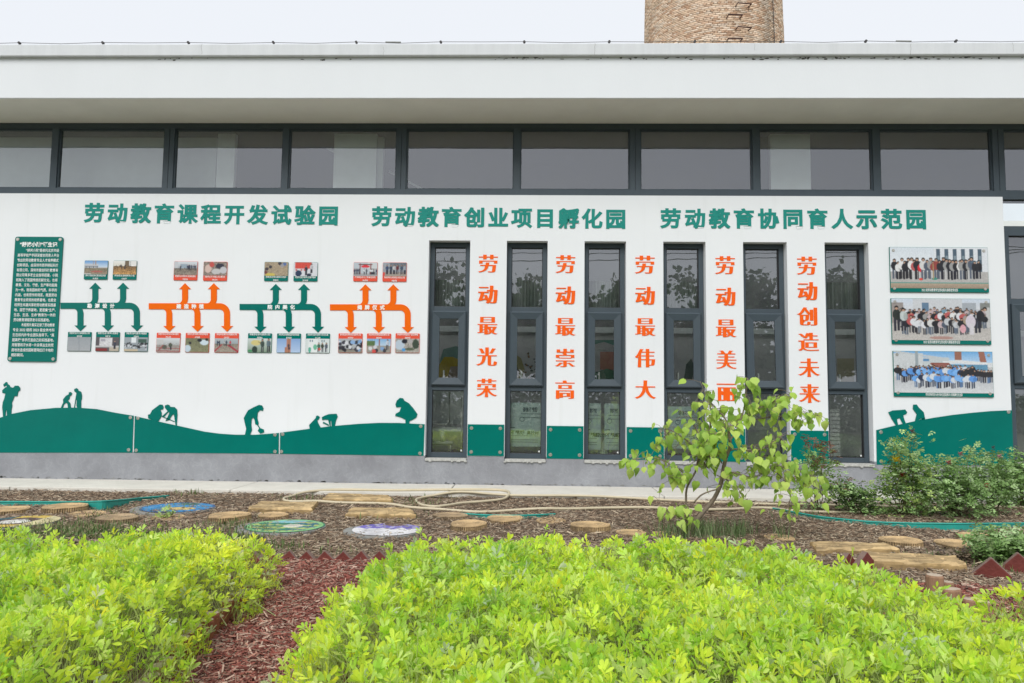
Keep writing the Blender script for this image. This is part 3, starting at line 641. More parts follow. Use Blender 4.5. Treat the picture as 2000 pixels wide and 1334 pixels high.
# ---- lightning wire on the coping
zc = z_c1; lw = thing('lightning_wire', 'thin dark wire on small clips along the roof coping', 'wire', (0, YF, zc))
xsq = [38, 201, 368, 534, 696, 861, 1024, 1190, 1357, 1525, 1691, 1867, 2040, -125]; s = MB(); xs_ = sorted(W(x, 83, YF)[0] for x in xsq); ptsw = []
for i, x in enumerate(xs_):
    ptsw.append((x, YF, zc + .058 + random.uniform(-.004, .004)))
    if i < len(xs_) - 1: ptsw.append(((x + xs_[i + 1]) / 2, YF, zc + .052 + random.uniform(-.014, .008)))
s.tube(ptsw, .004, 5); build('wire', s, M['wire'], lw)
for x in xs_:
    s = MB(); s.box(x - .007, x + .007, YF - .007, YF + .007, zc, zc + .06); s.tube([(x, YF - .02, zc + .055), (x, YF + .02, zc + .055)], .02, 6); build('clip', s, M['wire'], lw)
for x in (768, 1765):
    a, b = W(x - 15, 82, YF)[0], W(x + 15, 82, YF)[0]; s = MB(); s.tube([(a, YF, zc + .056), (b, YF, zc + .052)], .012, 6); build('sleeve', s, M['rim'], lw)

# ================================================================ LETTERING AND PANELS ON THE WALL
YS = D - .012
def title(txt, xa, ya, xb, yb, lab, size=(.335, .335)):
    n = len(txt); a = W(xa, ya); b = W(xb, yb)
    t = thing('wall_title', lab, 'lettering', ((a[0] + b[0]) / 2, D, (a[1] + b[1]) / 2), 'teal green headings high on the white wall')
    for i, c in enumerate(txt):
        q = i / (n - 1); put_char(c, a[0] + (b[0] - a[0]) * q, a[1] + (b[1] - a[1]) * q, size[0], size[1], D - .0035, M['title'], t, .040, .032, .006)
title('劳动教育课程开发试验园', 184.5, 415.5, 641.6, 421, 'teal heading at the left end of the wall that ends 课程开发试验园')
title('劳动教育创业项目孵化园', 745.8, 422.5, 1202.5, 427.5, 'teal heading in the middle of the wall that ends 创业项目孵化园')
title('劳动教育协同育人示范园', 1310, 426.5, 1789, 428, 'teal heading above the group photographs that ends 协同育人示范园')
def slogan(txt, pts, lab):
    t = None; n = len(txt); (xa, ya), (xb, yb) = pts; a, b = W(xa, ya), W(xb, yb); xm = (a[0] + b[0]) / 2
    t = thing('wall_slogan', lab, 'slogan', (xm, D, b[1]), 'vertical orange slogans between the slot windows')
    for i, c in enumerate(txt):
        q = i / (n - 1); put_char(c, xm, a[1] + (b[1] - a[1]) * q, .315, .325, D - .0035, M['red'], t, .052, -.010, .006)
slogan('劳动最光荣', [(953, 515), (951, 757.6)], 'vertical orange slogan right of the first slot window, reading 劳动最光荣')
slogan('劳动最崇高', [(1104, 516), (1104, 761)], 'vertical orange slogan right of the second slot window, reading 劳动最崇高')
slogan('劳动最伟大', [(1259.5, 517), (1260.5, 761)], 'vertical orange slogan right of the third slot window, reading 劳动最伟大')
slogan('劳动最美丽', [(1415.5, 518), (1420, 765)], 'vertical orange slogan whose last character hides behind the young tree')
slogan('劳动创造未来', [(1575, 519), (1582, 768.5)], 'vertical orange slogan of six characters, reading 劳动创造未来')

def screw(x, z, parent, y=YS, r=.028):
    s = MB(); n = 14
    for yy, rr2 in ((D, r), (y - .004, r), (y - .010, r * .8)):
        for k in range(n): s.v.append((x + rr2 * math.cos(2 * PI * k / n), yy, z + rr2 * math.sin(2 * PI * k / n)))
    for L in range(2):
        for k in range(n): s.f.append((L * n + k, L * n + (k + 1) % n, (L + 1) * n + (k + 1) % n, (L + 1) * n + k)); s.c.append((1, 1, 1))
    s.f.append(tuple(2 * n + k for k in range(n))); s.c.append((1, 1, 1)); build('screw', s, M['screw'], parent, smooth=False)
def poly_part(name, px, m, parent, y0=YS, y1=D - .002, org=None, bev=0):
    pts = [W(*q) for q in px]; ar = sum(pts[i][0] * pts[(i + 1) % len(pts)][1] - pts[(i + 1) % len(pts)][0] * pts[i][1] for i in range(len(pts)))
    if ar < 0: pts = pts[::-1]
    s = MB(); s.prism_xz(pts, y0, y1); return build(name, s, m, parent, bevel=bev)
FIG = {}
c1 = lambda P_: [(x / 4, 720 + y / 4) for x, y in P_]; c2 = lambda P_: [(450 + x / 4, 720 + y / 4) for x, y in P_]; c8 = lambda P_: [(1580 + x / 2.669, 440 + y / 2.669) for x, y in P_]
F1 = [c1([(28, 385), (20, 300), (25, 262), (36, 235), (45, 195), (22, 190), (20, 170), (40, 150), (56, 142), (50, 128), (35, 142), (28, 125), (50, 103), (60, 108), (62, 120), (75, 128), (84, 143), (105, 150), (120, 133), (145, 133), (160, 150), (160, 170), (145, 178), (138, 215), (115, 215), (105, 245), (95, 265), (98, 290), (92, 320), (90, 375), (58, 378), (55, 320), (48, 330), (45, 385)]),
      c1([(476, 310), (497, 262), (495, 240), (518, 212), (540, 200), (540, 186), (554, 182), (566, 194), (560, 208), (548, 215), (545, 235), (532, 250), (550, 268), (558, 310), (535, 310), (529, 275), (518, 266), (502, 280), (490, 310)]),
      c1([(580, 310), (592, 235), (600, 190), (582, 175), (583, 160), (600, 152), (612, 160), (615, 172), (635, 180), (642, 205), (642, 235), (636, 250), (636, 315), (608, 312), (600, 290), (602, 250), (597, 235), (585, 310)])]
F2 = [c1([(1210, 410), (1160, 388), (1158, 360), (1175, 355), (1190, 325), (1230, 295), (1250, 280), (1272, 282), (1280, 300), (1275, 318), (1255, 322), (1265, 345), (1265, 370), (1240, 410)]),
      c1([(1375, 452), (1365, 385), (1360, 355), (1345, 365), (1325, 400), (1294, 410), (1310, 380), (1325, 345), (1318, 338), (1280, 380), (1268, 372), (1312, 332), (1290, 305), (1290, 288), (1310, 280), (1325, 285), (1332, 298), (1365, 300), (1385, 320), (1388, 360), (1382, 455)]),
      c1([(1266, 370), (1364, 410), (1364, 416), (1266, 376)]),
      c2([(112, 530), (125, 470), (115, 430), (106, 385), (125, 350), (140, 325), (185, 300), (225, 283), (248, 287), (260, 310), (255, 330), (232, 325), (215, 345), (212, 385), (222, 425), (218, 440), (235, 465), (262, 475), (265, 497), (235, 508), (215, 485), (226, 465), (210, 440), (196, 435), (190, 400), (180, 382), (168, 395), (165, 440), (170, 480), (150, 528)])]
F3 = [c2([(622, 478), (616, 440), (640, 415), (668, 385), (670, 370), (685, 366), (700, 378), (692, 395), (680, 405), (690, 430), (712, 470)]),
      c2([(778, 455), (765, 400), (740, 398), (718, 402), (715, 380), (735, 368), (770, 355), (830, 352), (840, 375), (828, 400), (815, 455), (792, 455), (788, 405), (783, 410), (784, 455)]),
      c2([(722, 425), (770, 448), (768, 436), (728, 415)]),
      c2([(1368, 440), (1368, 400), (1330, 380), (1288, 370), (1292, 352), (1322, 335), (1335, 300), (1296, 302), (1290, 280), (1300, 250), (1325, 228), (1350, 232), (1360, 250), (1395, 270), (1430, 310), (1462, 355), (1455, 380), (1425, 400), (1400, 410), (1397, 440)])]
F4 = [c8([(460, 1055), (430, 1010), (412, 975), (435, 965), (480, 962), (500, 960), (511, 975), (505, 985), (490, 990), (495, 1010), (503, 1032), (490, 1040), (472, 1005), (457, 1010), (466, 1052)]),
      c8([(548, 1034), (560, 985), (540, 957), (542, 935), (560, 934), (571, 950), (597, 975), (607, 1022), (592, 1020), (586, 1006), (572, 1014), (566, 1032)]),
      c8([(536, 1032), (600, 1004), (602, 1009), (540, 1036)])]
P1 = [(-160, 884)] + [(-160, 838), (-120, 838), (-60, 832), (-25, 824), (0, 816), (25, 808), (60, 801), (110, 796.5), (150, 796), (190, 799), (225, 806), (261.5, 812)] + [(259, 884)]
P2 = [(264, 812.5), (300, 821), (350, 832), (400, 843), (430, 847), (460, 849), (500, 849), (545, 845.5), (544.5, 886), (262, 884)]
P3 = [(547.5, 845), (600, 838), (650, 832), (700, 827.8), (740, 825.8), (780, 826), (829.5, 828.5), (827.5, 890), (547, 886.3)]
P4 = [(1711, 840)] + c8([(450, 1043), (550, 1021), (650, 1003), (750, 988), (850, 977), (950, 968), (1056, 964)]) + [(1979, 909), (1712, 907.5)]
def hill(px, figs, lab, scr):
    a = W(sum(q[0] for q in px) / len(px), 880); t = thing('hill_panel', lab, 'panel', (a[0], D, Z_PL), 'green acrylic hill panels along the foot of the wall')
    poly_part('board', px, M['panel'], t)
    for f in figs: poly_part('worker_silhouette', f, M['panel'], t, y0=YS + .001)
    for x, y in scr: q = W(x, y); screw(q[0], q[1], t)
hill(P1, F1, 'highest green hill panel at the left end, with hammer man and two diggers', [(255.5, 815.5), (252, 878.5)])
hill(P2, F2, 'sagging green hill panel with a shovelling man and two crouching workers', [(270, 816.5), (266.5, 879.5), (537.5, 849), (537.5, 882)])
hill(P3, F3, 'green hill panel left of the first slot window, with squatting gardener figure', [(552.5, 848), (550, 882), (822, 832.5), (820.5, 885.5)])
hill(P4, F4, 'rising green hill panel below the group photographs with two bent diggers', [(1720, 844), (1720.5, 901), (1969, 804.5), (1971, 902)])
gaps = [((slots[i][1] + .006), slots[i + 1][0] - .008) for i in range(5)]
for (a, b), (yt, yb), lab in zip(gaps, [(829, 890.5), (832, 896), (834.5, 898), (837.5, 901.5), (841, 905)],
        ['square green panel between the first and second slot windows', 'square green panel between the second and third slot windows', 'square green panel between the third and fourth slot windows', 'square green panel mostly hidden behind the young tree', 'square green panel with a thin red rose shoot in front']):
    xm = (a + b) / 2; px = 1000 + 0; za = CAMZ + (781.4 - yt) / F * D; zb = CAMZ + (781.4 - yb) / F * D
    # exact heights at this place along the wall
    pxm = min(range(800, 1800), key=lambda q: abs(W(q, 860)[0] - xm)); za, zb = W(pxm, yt)[1], W(pxm, yb)[1]
    t = thing('green_panel', lab, 'panel', (xm, D, zb), 'square green panels between the slot windows'); s = MB(); s.box(a, b, YS, D - .002, zb, za); build('board', s, M['panel'], t)
    for x in (a + .06, b - .06):
        for z in (za - .06, zb + .06): screw(x, z, t)

# ---- the story board
TL, TR, BR_, BL = W(30.4, 462.7), W(124, 463.2), W(111.5, 706.8), W(17.2, 706)
x0, x1 = (TL[0] + BL[0]) / 2, (TR[0] + BR_[0]) / 2; z1, z0 = (TL[1] + TR[1]) / 2, (BL[1] + BR_[1]) / 2
t = thing('story_board', 'tall green board of small white Chinese text at the left end', 'sign', ((x0 + x1) / 2, D, z0))
def rrect(x0, x1, z0, z1, r, n=5):
    P_ = []
    for cx, cz, a0 in ((x1 - r, z0 + r, -90), (x1 - r, z1 - r, 0), (x0 + r, z1 - r, 90), (x0 + r, z0 + r, 180)):
        for k in range(n + 1): q = R(a0 + 90 * k / n); P_.append((cx + r * math.cos(q), cz + r * math.sin(q)))
    return P_
s = MB(); s.prism_xz(rrect(x0, x1, z0, z1, .04), YS - .01, D - .002); build('board', s, M['panel'], t)
for x in (x0 + .045, x1 - .045):
    for z in (z0 + .045, z1 - .045): screw(x, z, t, YS - .01)
w_ = x1 - x0; YT = YS - .0125
text_line('“耕读小院”诞生记', x0 + w_ * .5, z1 - (z1 - z0) * .078, .083, YT, M['white'], t, 'CENTER', .035, maxw=w_ * .78)
body = '''“耕读小院”是依托北京市级
高等学校产学研深度协同育人平台
推出的劳动教育专业人才培养模式
创新项目，由深圳市西学耕耘科技
有限公司、深圳市爱创科技教育有
限公司等多家企业指导搭建。小院
既融入了我国传统农耕文化，也将
教育、文化、疗愈、生产等功能融
为一体，既有园林的气质、科学的
内涵，也有劳作的场景，既是劳动
教育专业师资的培养基地，也是全
校师生共建共享的劳动教育实践基
地、园艺疗养基地，更是集“生产、
生态、生活、生命”教育为一体的
劳动教育课程研发与实践基地。
本组照片真实记录了劳动教育
专业 2022 级和 2023 级全体本科
生在校内外专业团队指导下，“真
题真做”亲手打造自己的实践基地，
用智慧和汗水将一片杂草丛生的荒
废地改造成校园新晋网红打卡地的
精彩瞬间。'''.split('\n')
for i, ln in enumerate(body):
    f = (1.0 if i not in (0, 15, 14, 21) else (.80 if i in (0, 15) else (.87 if i == 14 else .30)))
    xa = x0 + w_ * (.075 + (.17 if i in (0, 15) else 0)); zz = z1 - (z1 - z0) * (.121 + .0399 * i)
    text_line(ln, xa, zz, .058, YT, M['white'], t, 'LEFT', .008, maxw=w_ * .86 * f)

# ---- branching arrow diagrams
def arrow(x0p, y0p, orange, words, lab, downs, ups, ws):
    m = M['orange'] if orange else M['panel']; hw = 5.9
    a = W(x0p, y0p); t = thing('arrow_diagram', lab, 'diagram', (a[0], D, a[1]), 'branching arrow diagrams on the wall'); yc = y0p
    def add(name, pts): poly_part(name, pts, m, t, y0=D - .010 if name == 'bar' else D - .009, y1=D - .002)
    xe = downs[2]; R1 = 20; pts = [(x0p, yc - hw), (xe - R1 + hw, yc - hw)]
    for k in range(1, 9): q = R(90 * k / 8); pts.append((xe - R1 + hw + R1 * math.sin(q), yc - hw + R1 - R1 * math.cos(q)))
    yb = y0p + 38.5; yt_ = y0p + 49.8
    pts += [(xe + hw, yb), (xe + 11.6, yb), (xe, yt_), (xe - 11.6, yb), (xe - hw, yb)]
    for k in range(0, 6): q = R(90 * (1 - k / 5)); pts.append((xe - hw - 9 + 9 * math.sin(q), yc + hw + 9 - 9 * math.cos(q)))
    pts += [(x0p, yc + hw)]; add('bar', pts)
    for xd in downs[:2]:
        p_ = []
        for k in range(6): q = R(90 * k / 5); p_.append((xd - hw - 6 + 8 * math.sin(q) - 2, yc + hw - .3 + 8 - 8 * math.cos(q)))
        p_ += [(xd - hw, yb), (xd - 11.6, yb), (xd, yt_), (xd + 11.6, yb), (xd + hw, yb), (xd + hw, yc + 14), (xd + hw - 1.5, yc + hw + 2), (xd + hw - 3.5, yc + hw - .3)]
        add('arrow', p_)
    yu = y0p - 33.4; ytu = y0p - 45
    for xu in ups:
        p_ = []
        for k in range(6): q = R(90 * k / 5); p_.append((xu - hw - 6 + 8 * math.sin(q) - 2, yc - hw + .3 - 8 + 8 * math.cos(q)))
        p_ += [(xu - hw, yu), (xu - 11.6, yu), (xu, ytu), (xu + 11.6, yu), (xu + hw, yu), (xu + hw, yc - 14), (xu + hw - 1.5, yc - hw - 2), (xu + hw - 3.5, yc - hw + .3)]
        add('arrow', p_)
    for i, c in enumerate(words):
        q = W(ws + 14.7 * i, yc + .3); put_char(c, q[0], q[1], .078, .078, D - .0125, M['white'], t, .04, .035, .01)
arrow(118.6, 597.2, 0, '勘测设计', 'green branching arrow touching the story board, lettered 勘测设计', (157.5, 211, 267.7), (186.5, 240.8), 176)
arrow(291, 598.2, 1, '建造种植', 'orange branching arrow lettered 建造种植, left of the green one', (331, 386, 443.7), (361.8, 418), 350)
arrow(468.3, 599.6, 0, '院内美化', 'green branching arrow between two orange ones, lettered 院内美化', (508.8, 564.3, 621.2), (538.9, 594), 527.7)
arrow(644.7, 600.3, 1, '揭牌仪式', 'orange branching arrow nearest the first slot window, lettered 揭牌仪式', (685.2, 740, 796.5), (714, 768.4), 702.8)

# ---- printed photographs (flat prints)
class Canvas:
    def __init__(s, nx, ny, c=(.5, .5, .5)): s.nx, s.ny = nx, ny; s.a = np.ones((ny, nx, 3)) * np.array(c); s.Y, s.X = np.mgrid[0:ny, 0:nx]; s.X = (s.X + .5) / nx; s.Y = (s.Y + .5) / ny
    def rect(s, x0, y0, x1, y1, c): s.a[(s.X >= x0) & (s.X <= x1) & (s.Y >= y0) & (s.Y <= y1)] = c
    def grad(s, y0, y1, ca, cb):
        k = (s.Y >= y0) & (s.Y <= y1); q = ((s.Y - y0) / (y1 - y0))[..., None]; s.a[k] = (np.array(ca) * (1 - q) + np.array(cb) * q)[k]
    def ell(s, cx, cy, rx, ry, c): s.a[((s.X - cx) / rx) ** 2 + ((s.Y - cy) / ry) ** 2 <= 1] = c
    def line(s, x0, y0, x1, y1, w, c):
        dx, dy = x1 - x0, y1 - y0; L = dx * dx + dy * dy; q = np.clip(((s.X - x0) * dx + (s.Y - y0) * dy) / L, 0, 1)
        s.a[np.hypot(s.X - x0 - q * dx, s.Y - y0 - q * dy) < w] = c
    def noise(s, y0, y1, amt, x0=0, x1=1):
        k = (s.Y >= y0) & (s.Y <= y1) & (s.X >= x0) & (s.X <= x1); s.a[k] *= (1 + rng.normal(0, amt, s.a.shape[:2] + (1,)))[k]
    def person(s, x, y, h, top, leg=(.03, .03, .045), w=.26, bend=0):   # feet at (x, y), height h
        ar = s.ny / s.nx; hx = h * ar; k = hx * .11; s.rect(x - k, y - h * .48, x - k * .15, y, leg); s.rect(x + k * .15, y - h * .48, x + k, y - h * .02, tuple(v * .8 for v in leg)); s.ell(x, y - h * .5, k * 1.1, h * .08, leg)
        s.ell(x + bend * hx * .2, y - h * .66, hx * w * .62, h * .22, top); s.ell(x + hx * w * .3, y - h * .62, hx * w * .3, h * .17, tuple(v * .75 for v in top))
        s.ell(x + bend * hx * .5, y - h * .93, hx * .085, h * .085, (.015, .013, .012)); s.ell(x + bend * hx * .5, y - h * .90, hx * .06, h * .05, (.45, .28, .2))
def canvas_part(cv, x0, x1, z0, z1, y, parent, name='photo_print'):
    a = np.clip(cv.a, .01, .85); nx, ny = cv.nx, cv.ny; s = MB()
    for j in range(ny + 1):
        for i in range(nx + 1): s.v.append((x0 + (x1 - x0) * i / nx, y, z1 + (z0 - z1) * j / ny))
    for j in range(ny):
        for i in range(nx): b = j * (nx + 1) + i; s.f.append((b + nx + 1, b + nx + 2, b + 1, b)); s.c.append(tuple(float(q) for q in a[j, i]))
    return build(name, s, M['print'], parent, color=True)
def blur(c):
    a = c.a; p = np.pad(a, ((1, 1), (1, 1), (0, 0)), 'edge'); c.a = (a * 4 + p[:-2, 1:-1] + p[2:, 1:-1] + p[1:-1, :-2] + p[1:-1, 2:]) / 8
NXC, NYC = 44, 26
def pic(kind):
    c = Canvas(NXC, NYC)
    if kind == 'lot': c.grad(0, .45, (.12, .3, .6), (.5, .62, .75)); c.rect(0, .25, .6, .55, (.5, .52, .55)); c.rect(0, .38, .6, .42, (.1, .12, .15)); [c.rect(x, 0, x + .03, .3, (.35, .25, .2)) for x in (.36, .46)]; [c.rect(x, .43, x + .03, .55, (.08, .1, .12)) for x in np.arange(.05, .58, .08)]; c.grad(.55, 1, (.2, .17, .11), (.3, .24, .18)); c.noise(.55, 1, .3); c.ell(.55, .8, .25, .06, (.4, .12, .1)); c.rect(0, .94, .3, 1, (.5, .5, .48))
    if kind == 'weeds': c.grad(0, .4, (.75, .75, .73), (.6, .58, .5)); c.rect(.68, 0, 1, .55, (.7, .7, .68)); c.rect(.5, 0, .68, .4, (.16, .12, .08)); [c.rect(.72, y, .76, y + .1, (.1, .12, .15)) for y in (.05, .2, .35)]; c.grad(.38, 1, (.16, .10, .05), (.5, .28, .10)); c.noise(.3, 1, .45); c.person(.33, .6, .35, (.05, .05, .05)); c.person(.5, .62, .3, (.06, .05, .05))
    if kind == 'blank': c.grad(0, 1, (.30, .33, .36), (.36, .38, .40)); c.noise(0, 1, .06); c.line(.48, 0, .52, 1, .012, (.22, .25, .28))
    if kind == 'screen': c.a[:] = (.10, .09, .10); c.rect(.15, .03, .7, .62, (.6, .6, .62)); c.noise(0, .62, .15, .15, .7); c.rect(.2, .1, .4, .3, (.35, .35, .4)); c.rect(0, .62, 1, .72, (.5, .5, .5)); c.rect(0, .8, .5, 1, (.22, .03, .03)); c.rect(.6, .75, 1, 1, (.45, .4, .33)); c.person(.82, .85, .6, (.05, .06, .09))
    if kind == 'class': c.a[:] = (.30, .34, .37); c.rect(.3, 0, .5, .4, (.7, .75, .78)); c.rect(.6, .12, .95, .4, (.05, .1, .08)); [c.ell(x, y, .04, .06, (.03, .03, .035)) for x, y in [(random.random(), random.uniform(.4, .75)) for _ in range(34)]]; [c.ell(x, y, .04, .03, (.6, .62, .66)) for x, y in [(random.random(), random.uniform(.5, .9)) for _ in range(22)]]; c.rect(0, .86, .6, 1, (.5, .42, .3))
    if kind == 'yard': c.grad(0, .5, (.62, .66, .7), (.35, .38, .42)); c.rect(0, 0, .16, .5, (.5, .52, .55)); c.rect(.28, .2, .6, .5, (.28, .35, .42)); c.grad(.5, 1, (.18, .16, .13), (.25, .21, .17)); c.noise(.45, 1, .35); [c.person(x, random.uniform(.6, .7), .38, (.04, .05, .09)) for x in (.28, .58, .63, .68, .76, .86, .93)]
    if kind == 'hands': c.a[:] = (.24, .2, .17); c.noise(0, 1, .4); c.ell(.2, .5, .14, .3, (.6, .45, .4)); c.ell(.55, .7, .2, .2, (.5, .5, .5)); c.ell(.7, .3, .18, .2, (.03, .03, .05)); c.ell(.35, .2, .1, .2, (.5, .08, .07)); c.ell(.85, .6, .15, .25, (.5, .5, .53))
    if kind == 'frames': c.grad(0, .5, (.6, .63, .66), (.4, .42, .42)); c.rect(0, .1, .3, .45, (.5, .5, .5)); c.grad(.5, 1, (.3, .28, .26), (.35, .3, .28)); c.noise(.4, 1, .2); [c.line(0, y, 1, y + .05, .02, (.3, .05, .05)) for y in (.72, .9)]; c.ell(.35, .65, .11, .16, (.10, .10, .08)); c.ell(.6, .5, .08, .14, (.08, .09, .07)); c.person(.62, .85, .5, (.08, .1, .07)); c.line(.1, .9, .3, .5, .02, (.3, .05, .05))
    if kind == 'planting': c.grad(0, 1, (.16, .17, .10), (.22, .22, .13)); c.noise(0, 1, .2); c.ell(.8, .3, .18, .2, (.55, .65, .72)); c.ell(.1, .75, .14, .25, (.5, .6, .68)); c.ell(.6, .15, .1, .12, (.02, .02, .03)); c.ell(.2, .35, .06, .1, (.02, .02, .03)); c.ell(.9, .1, .06, .1, (.03, .02, .02))
    if kind == 'rows': c.grad(0, .4, (.4, .45, .48), (.3, .35, .38)); c.grad(.4, 1, (.25, .22, .18), (.34, .3, .25)); c.noise(.4, 1, .25); c.line(.0, .95, .3, .45, .035, (.35, .04, .06)); c.line(1, .95, .6, .5, .05, (.35, .04, .06)); [c.person(x, .55, .4, q) for x, q in ((.12, (.03, .05, .1)), (.2, (.04, .04, .06)), (.42, (.5, .5, .5)), (.66, (.6, .05, .07)), (.5, (.05, .06, .09)))]
    if kind == 'soil': c.a[:] = (.36, .29, .20); c.noise(0, 1, .2); [c.ell(x, y, .08, .12, q) for x, y, q in ((.1, .5, (.05, .04, .05)), (.25, .35, (.04, .04, .05)), (.15, .2, (.25, .2, .15)), (.65, .1, (.05, .04, .05)), (.85, .15, (.08, .15, .35)), (.05, .75, (.15, .05, .05)), (.75, .25, (.3, .3, .32)))]; c.ell(.25, .92, .2, .12, (.55, .45, .1))
    if kind == 'mural': c.a[:] = (.62, .64, .68); c.rect(.05, 0, .75, .45, (.6, .07, .05)); c.noise(0, .5, .1); c.ell(.2, .8, .14, .22, (.02, .04, .09)); c.person(.52, .95, .7, (.02, .03, .05)); c.person(.75, .8, .7, (.5, .52, .55)); [c.ell(x, .55, .04, .06, (.45, .04, .04)) for x in (.1, .32, .45)]; c.ell(.65, .92, .1, .12, (.02, .03, .06))
    if kind == 'paint1': c.grad(0, 1, (.55, .62, .6), (.2, .28, .2)); c.ell(.35, .3, .22, .2, (.6, .52, .22)); c.ell(.3, .8, .12, .25, (.03, .05, .04)); c.person(.62, 1, .95, (.05, .08, .07)); c.person(.88, 1, 1, (.12, .17, .2)); c.line(.45, .25, .6, .35, .02, (.1, .1, .1)); c.ell(.1, .9, .1, .08, (.04, .25, .1))
    if kind == 'tower': c.grad(0, 1, (.22, .36, .62), (.42, .55, .75)); c.rect(.4, 0, .6, 1, (.42, .2, .13)); c.rect(.34, .6, .42, 1, (.38, .18, .12)); c.rect(.5, 0, .53, 1, (.2, .1, .09)); c.ell(.5, .5, .05, .12, (.08, .06, .07)); c.ell(.52, .7, .05, .1, (.06, .05, .07))
    if kind == 'paint2': c.a[:] = (.62, .68, .68); c.rect(.12, 0, .5, 1, (.72, .76, .76)); [c.rect(x, .08, x + .05, .22, (.12, .2, .25)) for x in (.15, .25, .65, .75)]; c.ell(.17, .8, .06, .2, (.1, .4, .3)); c.ell(.4, .6, .08, .2, (.15, .45, .3)); [c.person(x, .98, .7, q) for x, q in ((.55, (.05, .15, .1)), (.7, (.06, .07, .05)), (.87, (.1, .12, .16)))]; c.ell(.58, .75, .05, .1, (.5, .1, .08))
    if kind == 'gate': c.a[:] = (.45, .5, .55); c.rect(.6, 0, 1, .45, (.55, .58, .6)); c.rect(0, .8, 1, 1, (.35, .35, .36)); c.line(.22, .15, .78, .15, .025, (.12, .05, .04)); [c.line(x, .1, x, .85, .02, (.25, .05, .05)) for x in (.28, .72)]; c.ell(.5, .3, .18, .1, (.65, .03, .05)); [c.person(x, .88, .42, random.choice([(.6, .62, .65), (.05, .06, .12), (.1, .1, .12)])) for x in np.concatenate([np.linspace(.04, .25, 4), np.linspace(.72, .97, 6), [.45, .55]])]
    if kind == 'ribbon': c.a[:] = (.3, .32, .36); c.rect(.3, 0, 1, .3, (.15, .17, .2)); c.grad(.7, 1, (.3, .27, .25), (.35, .3, .25)); c.noise(0, 1, .15); [c.person(x, .85, .7, q) for x, q in ((.18, (.04, .07, .15)), (.34, (.04, .06, .10)), (.48, (.5, .5, .52)), (.62, (.12, .02, .03)), (.8, (.05, .08, .13)), (.93, (.3, .33, .38)))]; c.ell(.05, .85, .05, .15, (.65, .06, .05))
    if kind == 'crowd': c.a[:] = (.4, .42, .44); c.grad(.75, 1, (.2, .19, .17), (.28, .26, .22)); [c.ell(random.random(), random.uniform(.15, .85), .07, .13, random.choice([(.6, .62, .66), (.04, .04, .05), (.2, .35, .6), (.05, .05, .07), (.03, .03, .04)])) for _ in range(38)]; c.ell(.6, .25, .1, .15, (.25, .4, .65))
    if kind == 'shade': c.grad(0, .5, (.2, .4, .65), (.45, .58, .7)); c.rect(0, .15, .35, .5, (.1, .17, .07)); c.noise(0, .5, .2, 0, .35); c.line(.52, 0, .52, .6, .025, (.3, .08, .05)); c.grad(.5, 1, (.3, .28, .25), (.3, .28, .25)); [c.ell(x, y, .08, .14, q) for x, y, q in ((.15, .7, (.6, .62, .65)), (.35, .6, (.55, .56, .6)), (.4, .85, (.04, .04, .05)), (.65, .7, (.2, .33, .55)), (.75, .85, (.05, .05, .06)), (.3, .9, (.6, .08, .07)))]; c.person(.87, .8, .75, (.5, .55, .65))
    if kind == 'close': c.a[:] = (.35, .33, .3); c.noise(0, 1, .3); c.ell(.18, .45, .2, .35, (.45, .53, .62)); c.ell(.38, .2, .12, .16, (.02, .02, .03)); c.ell(.85, .4, .14, .35, (.05, .07, .05)); c.ell(.62, .2, .1, .15, (.4, .38, .38)); c.ell(.35, .8, .08, .12, (.08, .3, .6)); c.ell(.6, .75, .2, .1, (.1, .12, .08))
    blur(c); return c
CW, CH = W(211, 650)[0] - W(165, 650)[0], W(200, 650)[1] - W(200, 687.5)[1]
def card(px, py, orange, top, kind, cap, lab):
    x, z = W(px, py); w2, h2 = CW / 2, CH / 2; t = thing('photo_card', lab, 'photo card', (x, D, z - h2), 'small photo cards above and below the arrows')
    s = MB(); s.prism_xz(rrect(x - w2, x + w2, z - h2, z + h2, .012, 3), D - .014, D - .002); build('card', s, M['redstrip'] if orange else M['panel'], t)
    hc = CH * .27
    if top: pz0, pz1, cz = z - h2 + hc, z + h2 - .004, z - h2 + hc / 2
    else: pz0, pz1, cz = z - h2 + .004, z + h2 - hc, z + h2 - hc / 2
    canvas_part(pic(kind), x - w2 + .003, x + w2 - .003, pz0, pz1, D - .0165, t)
    text_line(cap[0], x, cz + .010, .034, D - .0165, M['white'], t, 'CENTER', .008, 'caption', maxw=CW * .86); text_line(cap[1], x, cz - .042, .034, D - .0165, M['white'], t, 'CENTER', .008, 'caption', maxw=CW * .22)
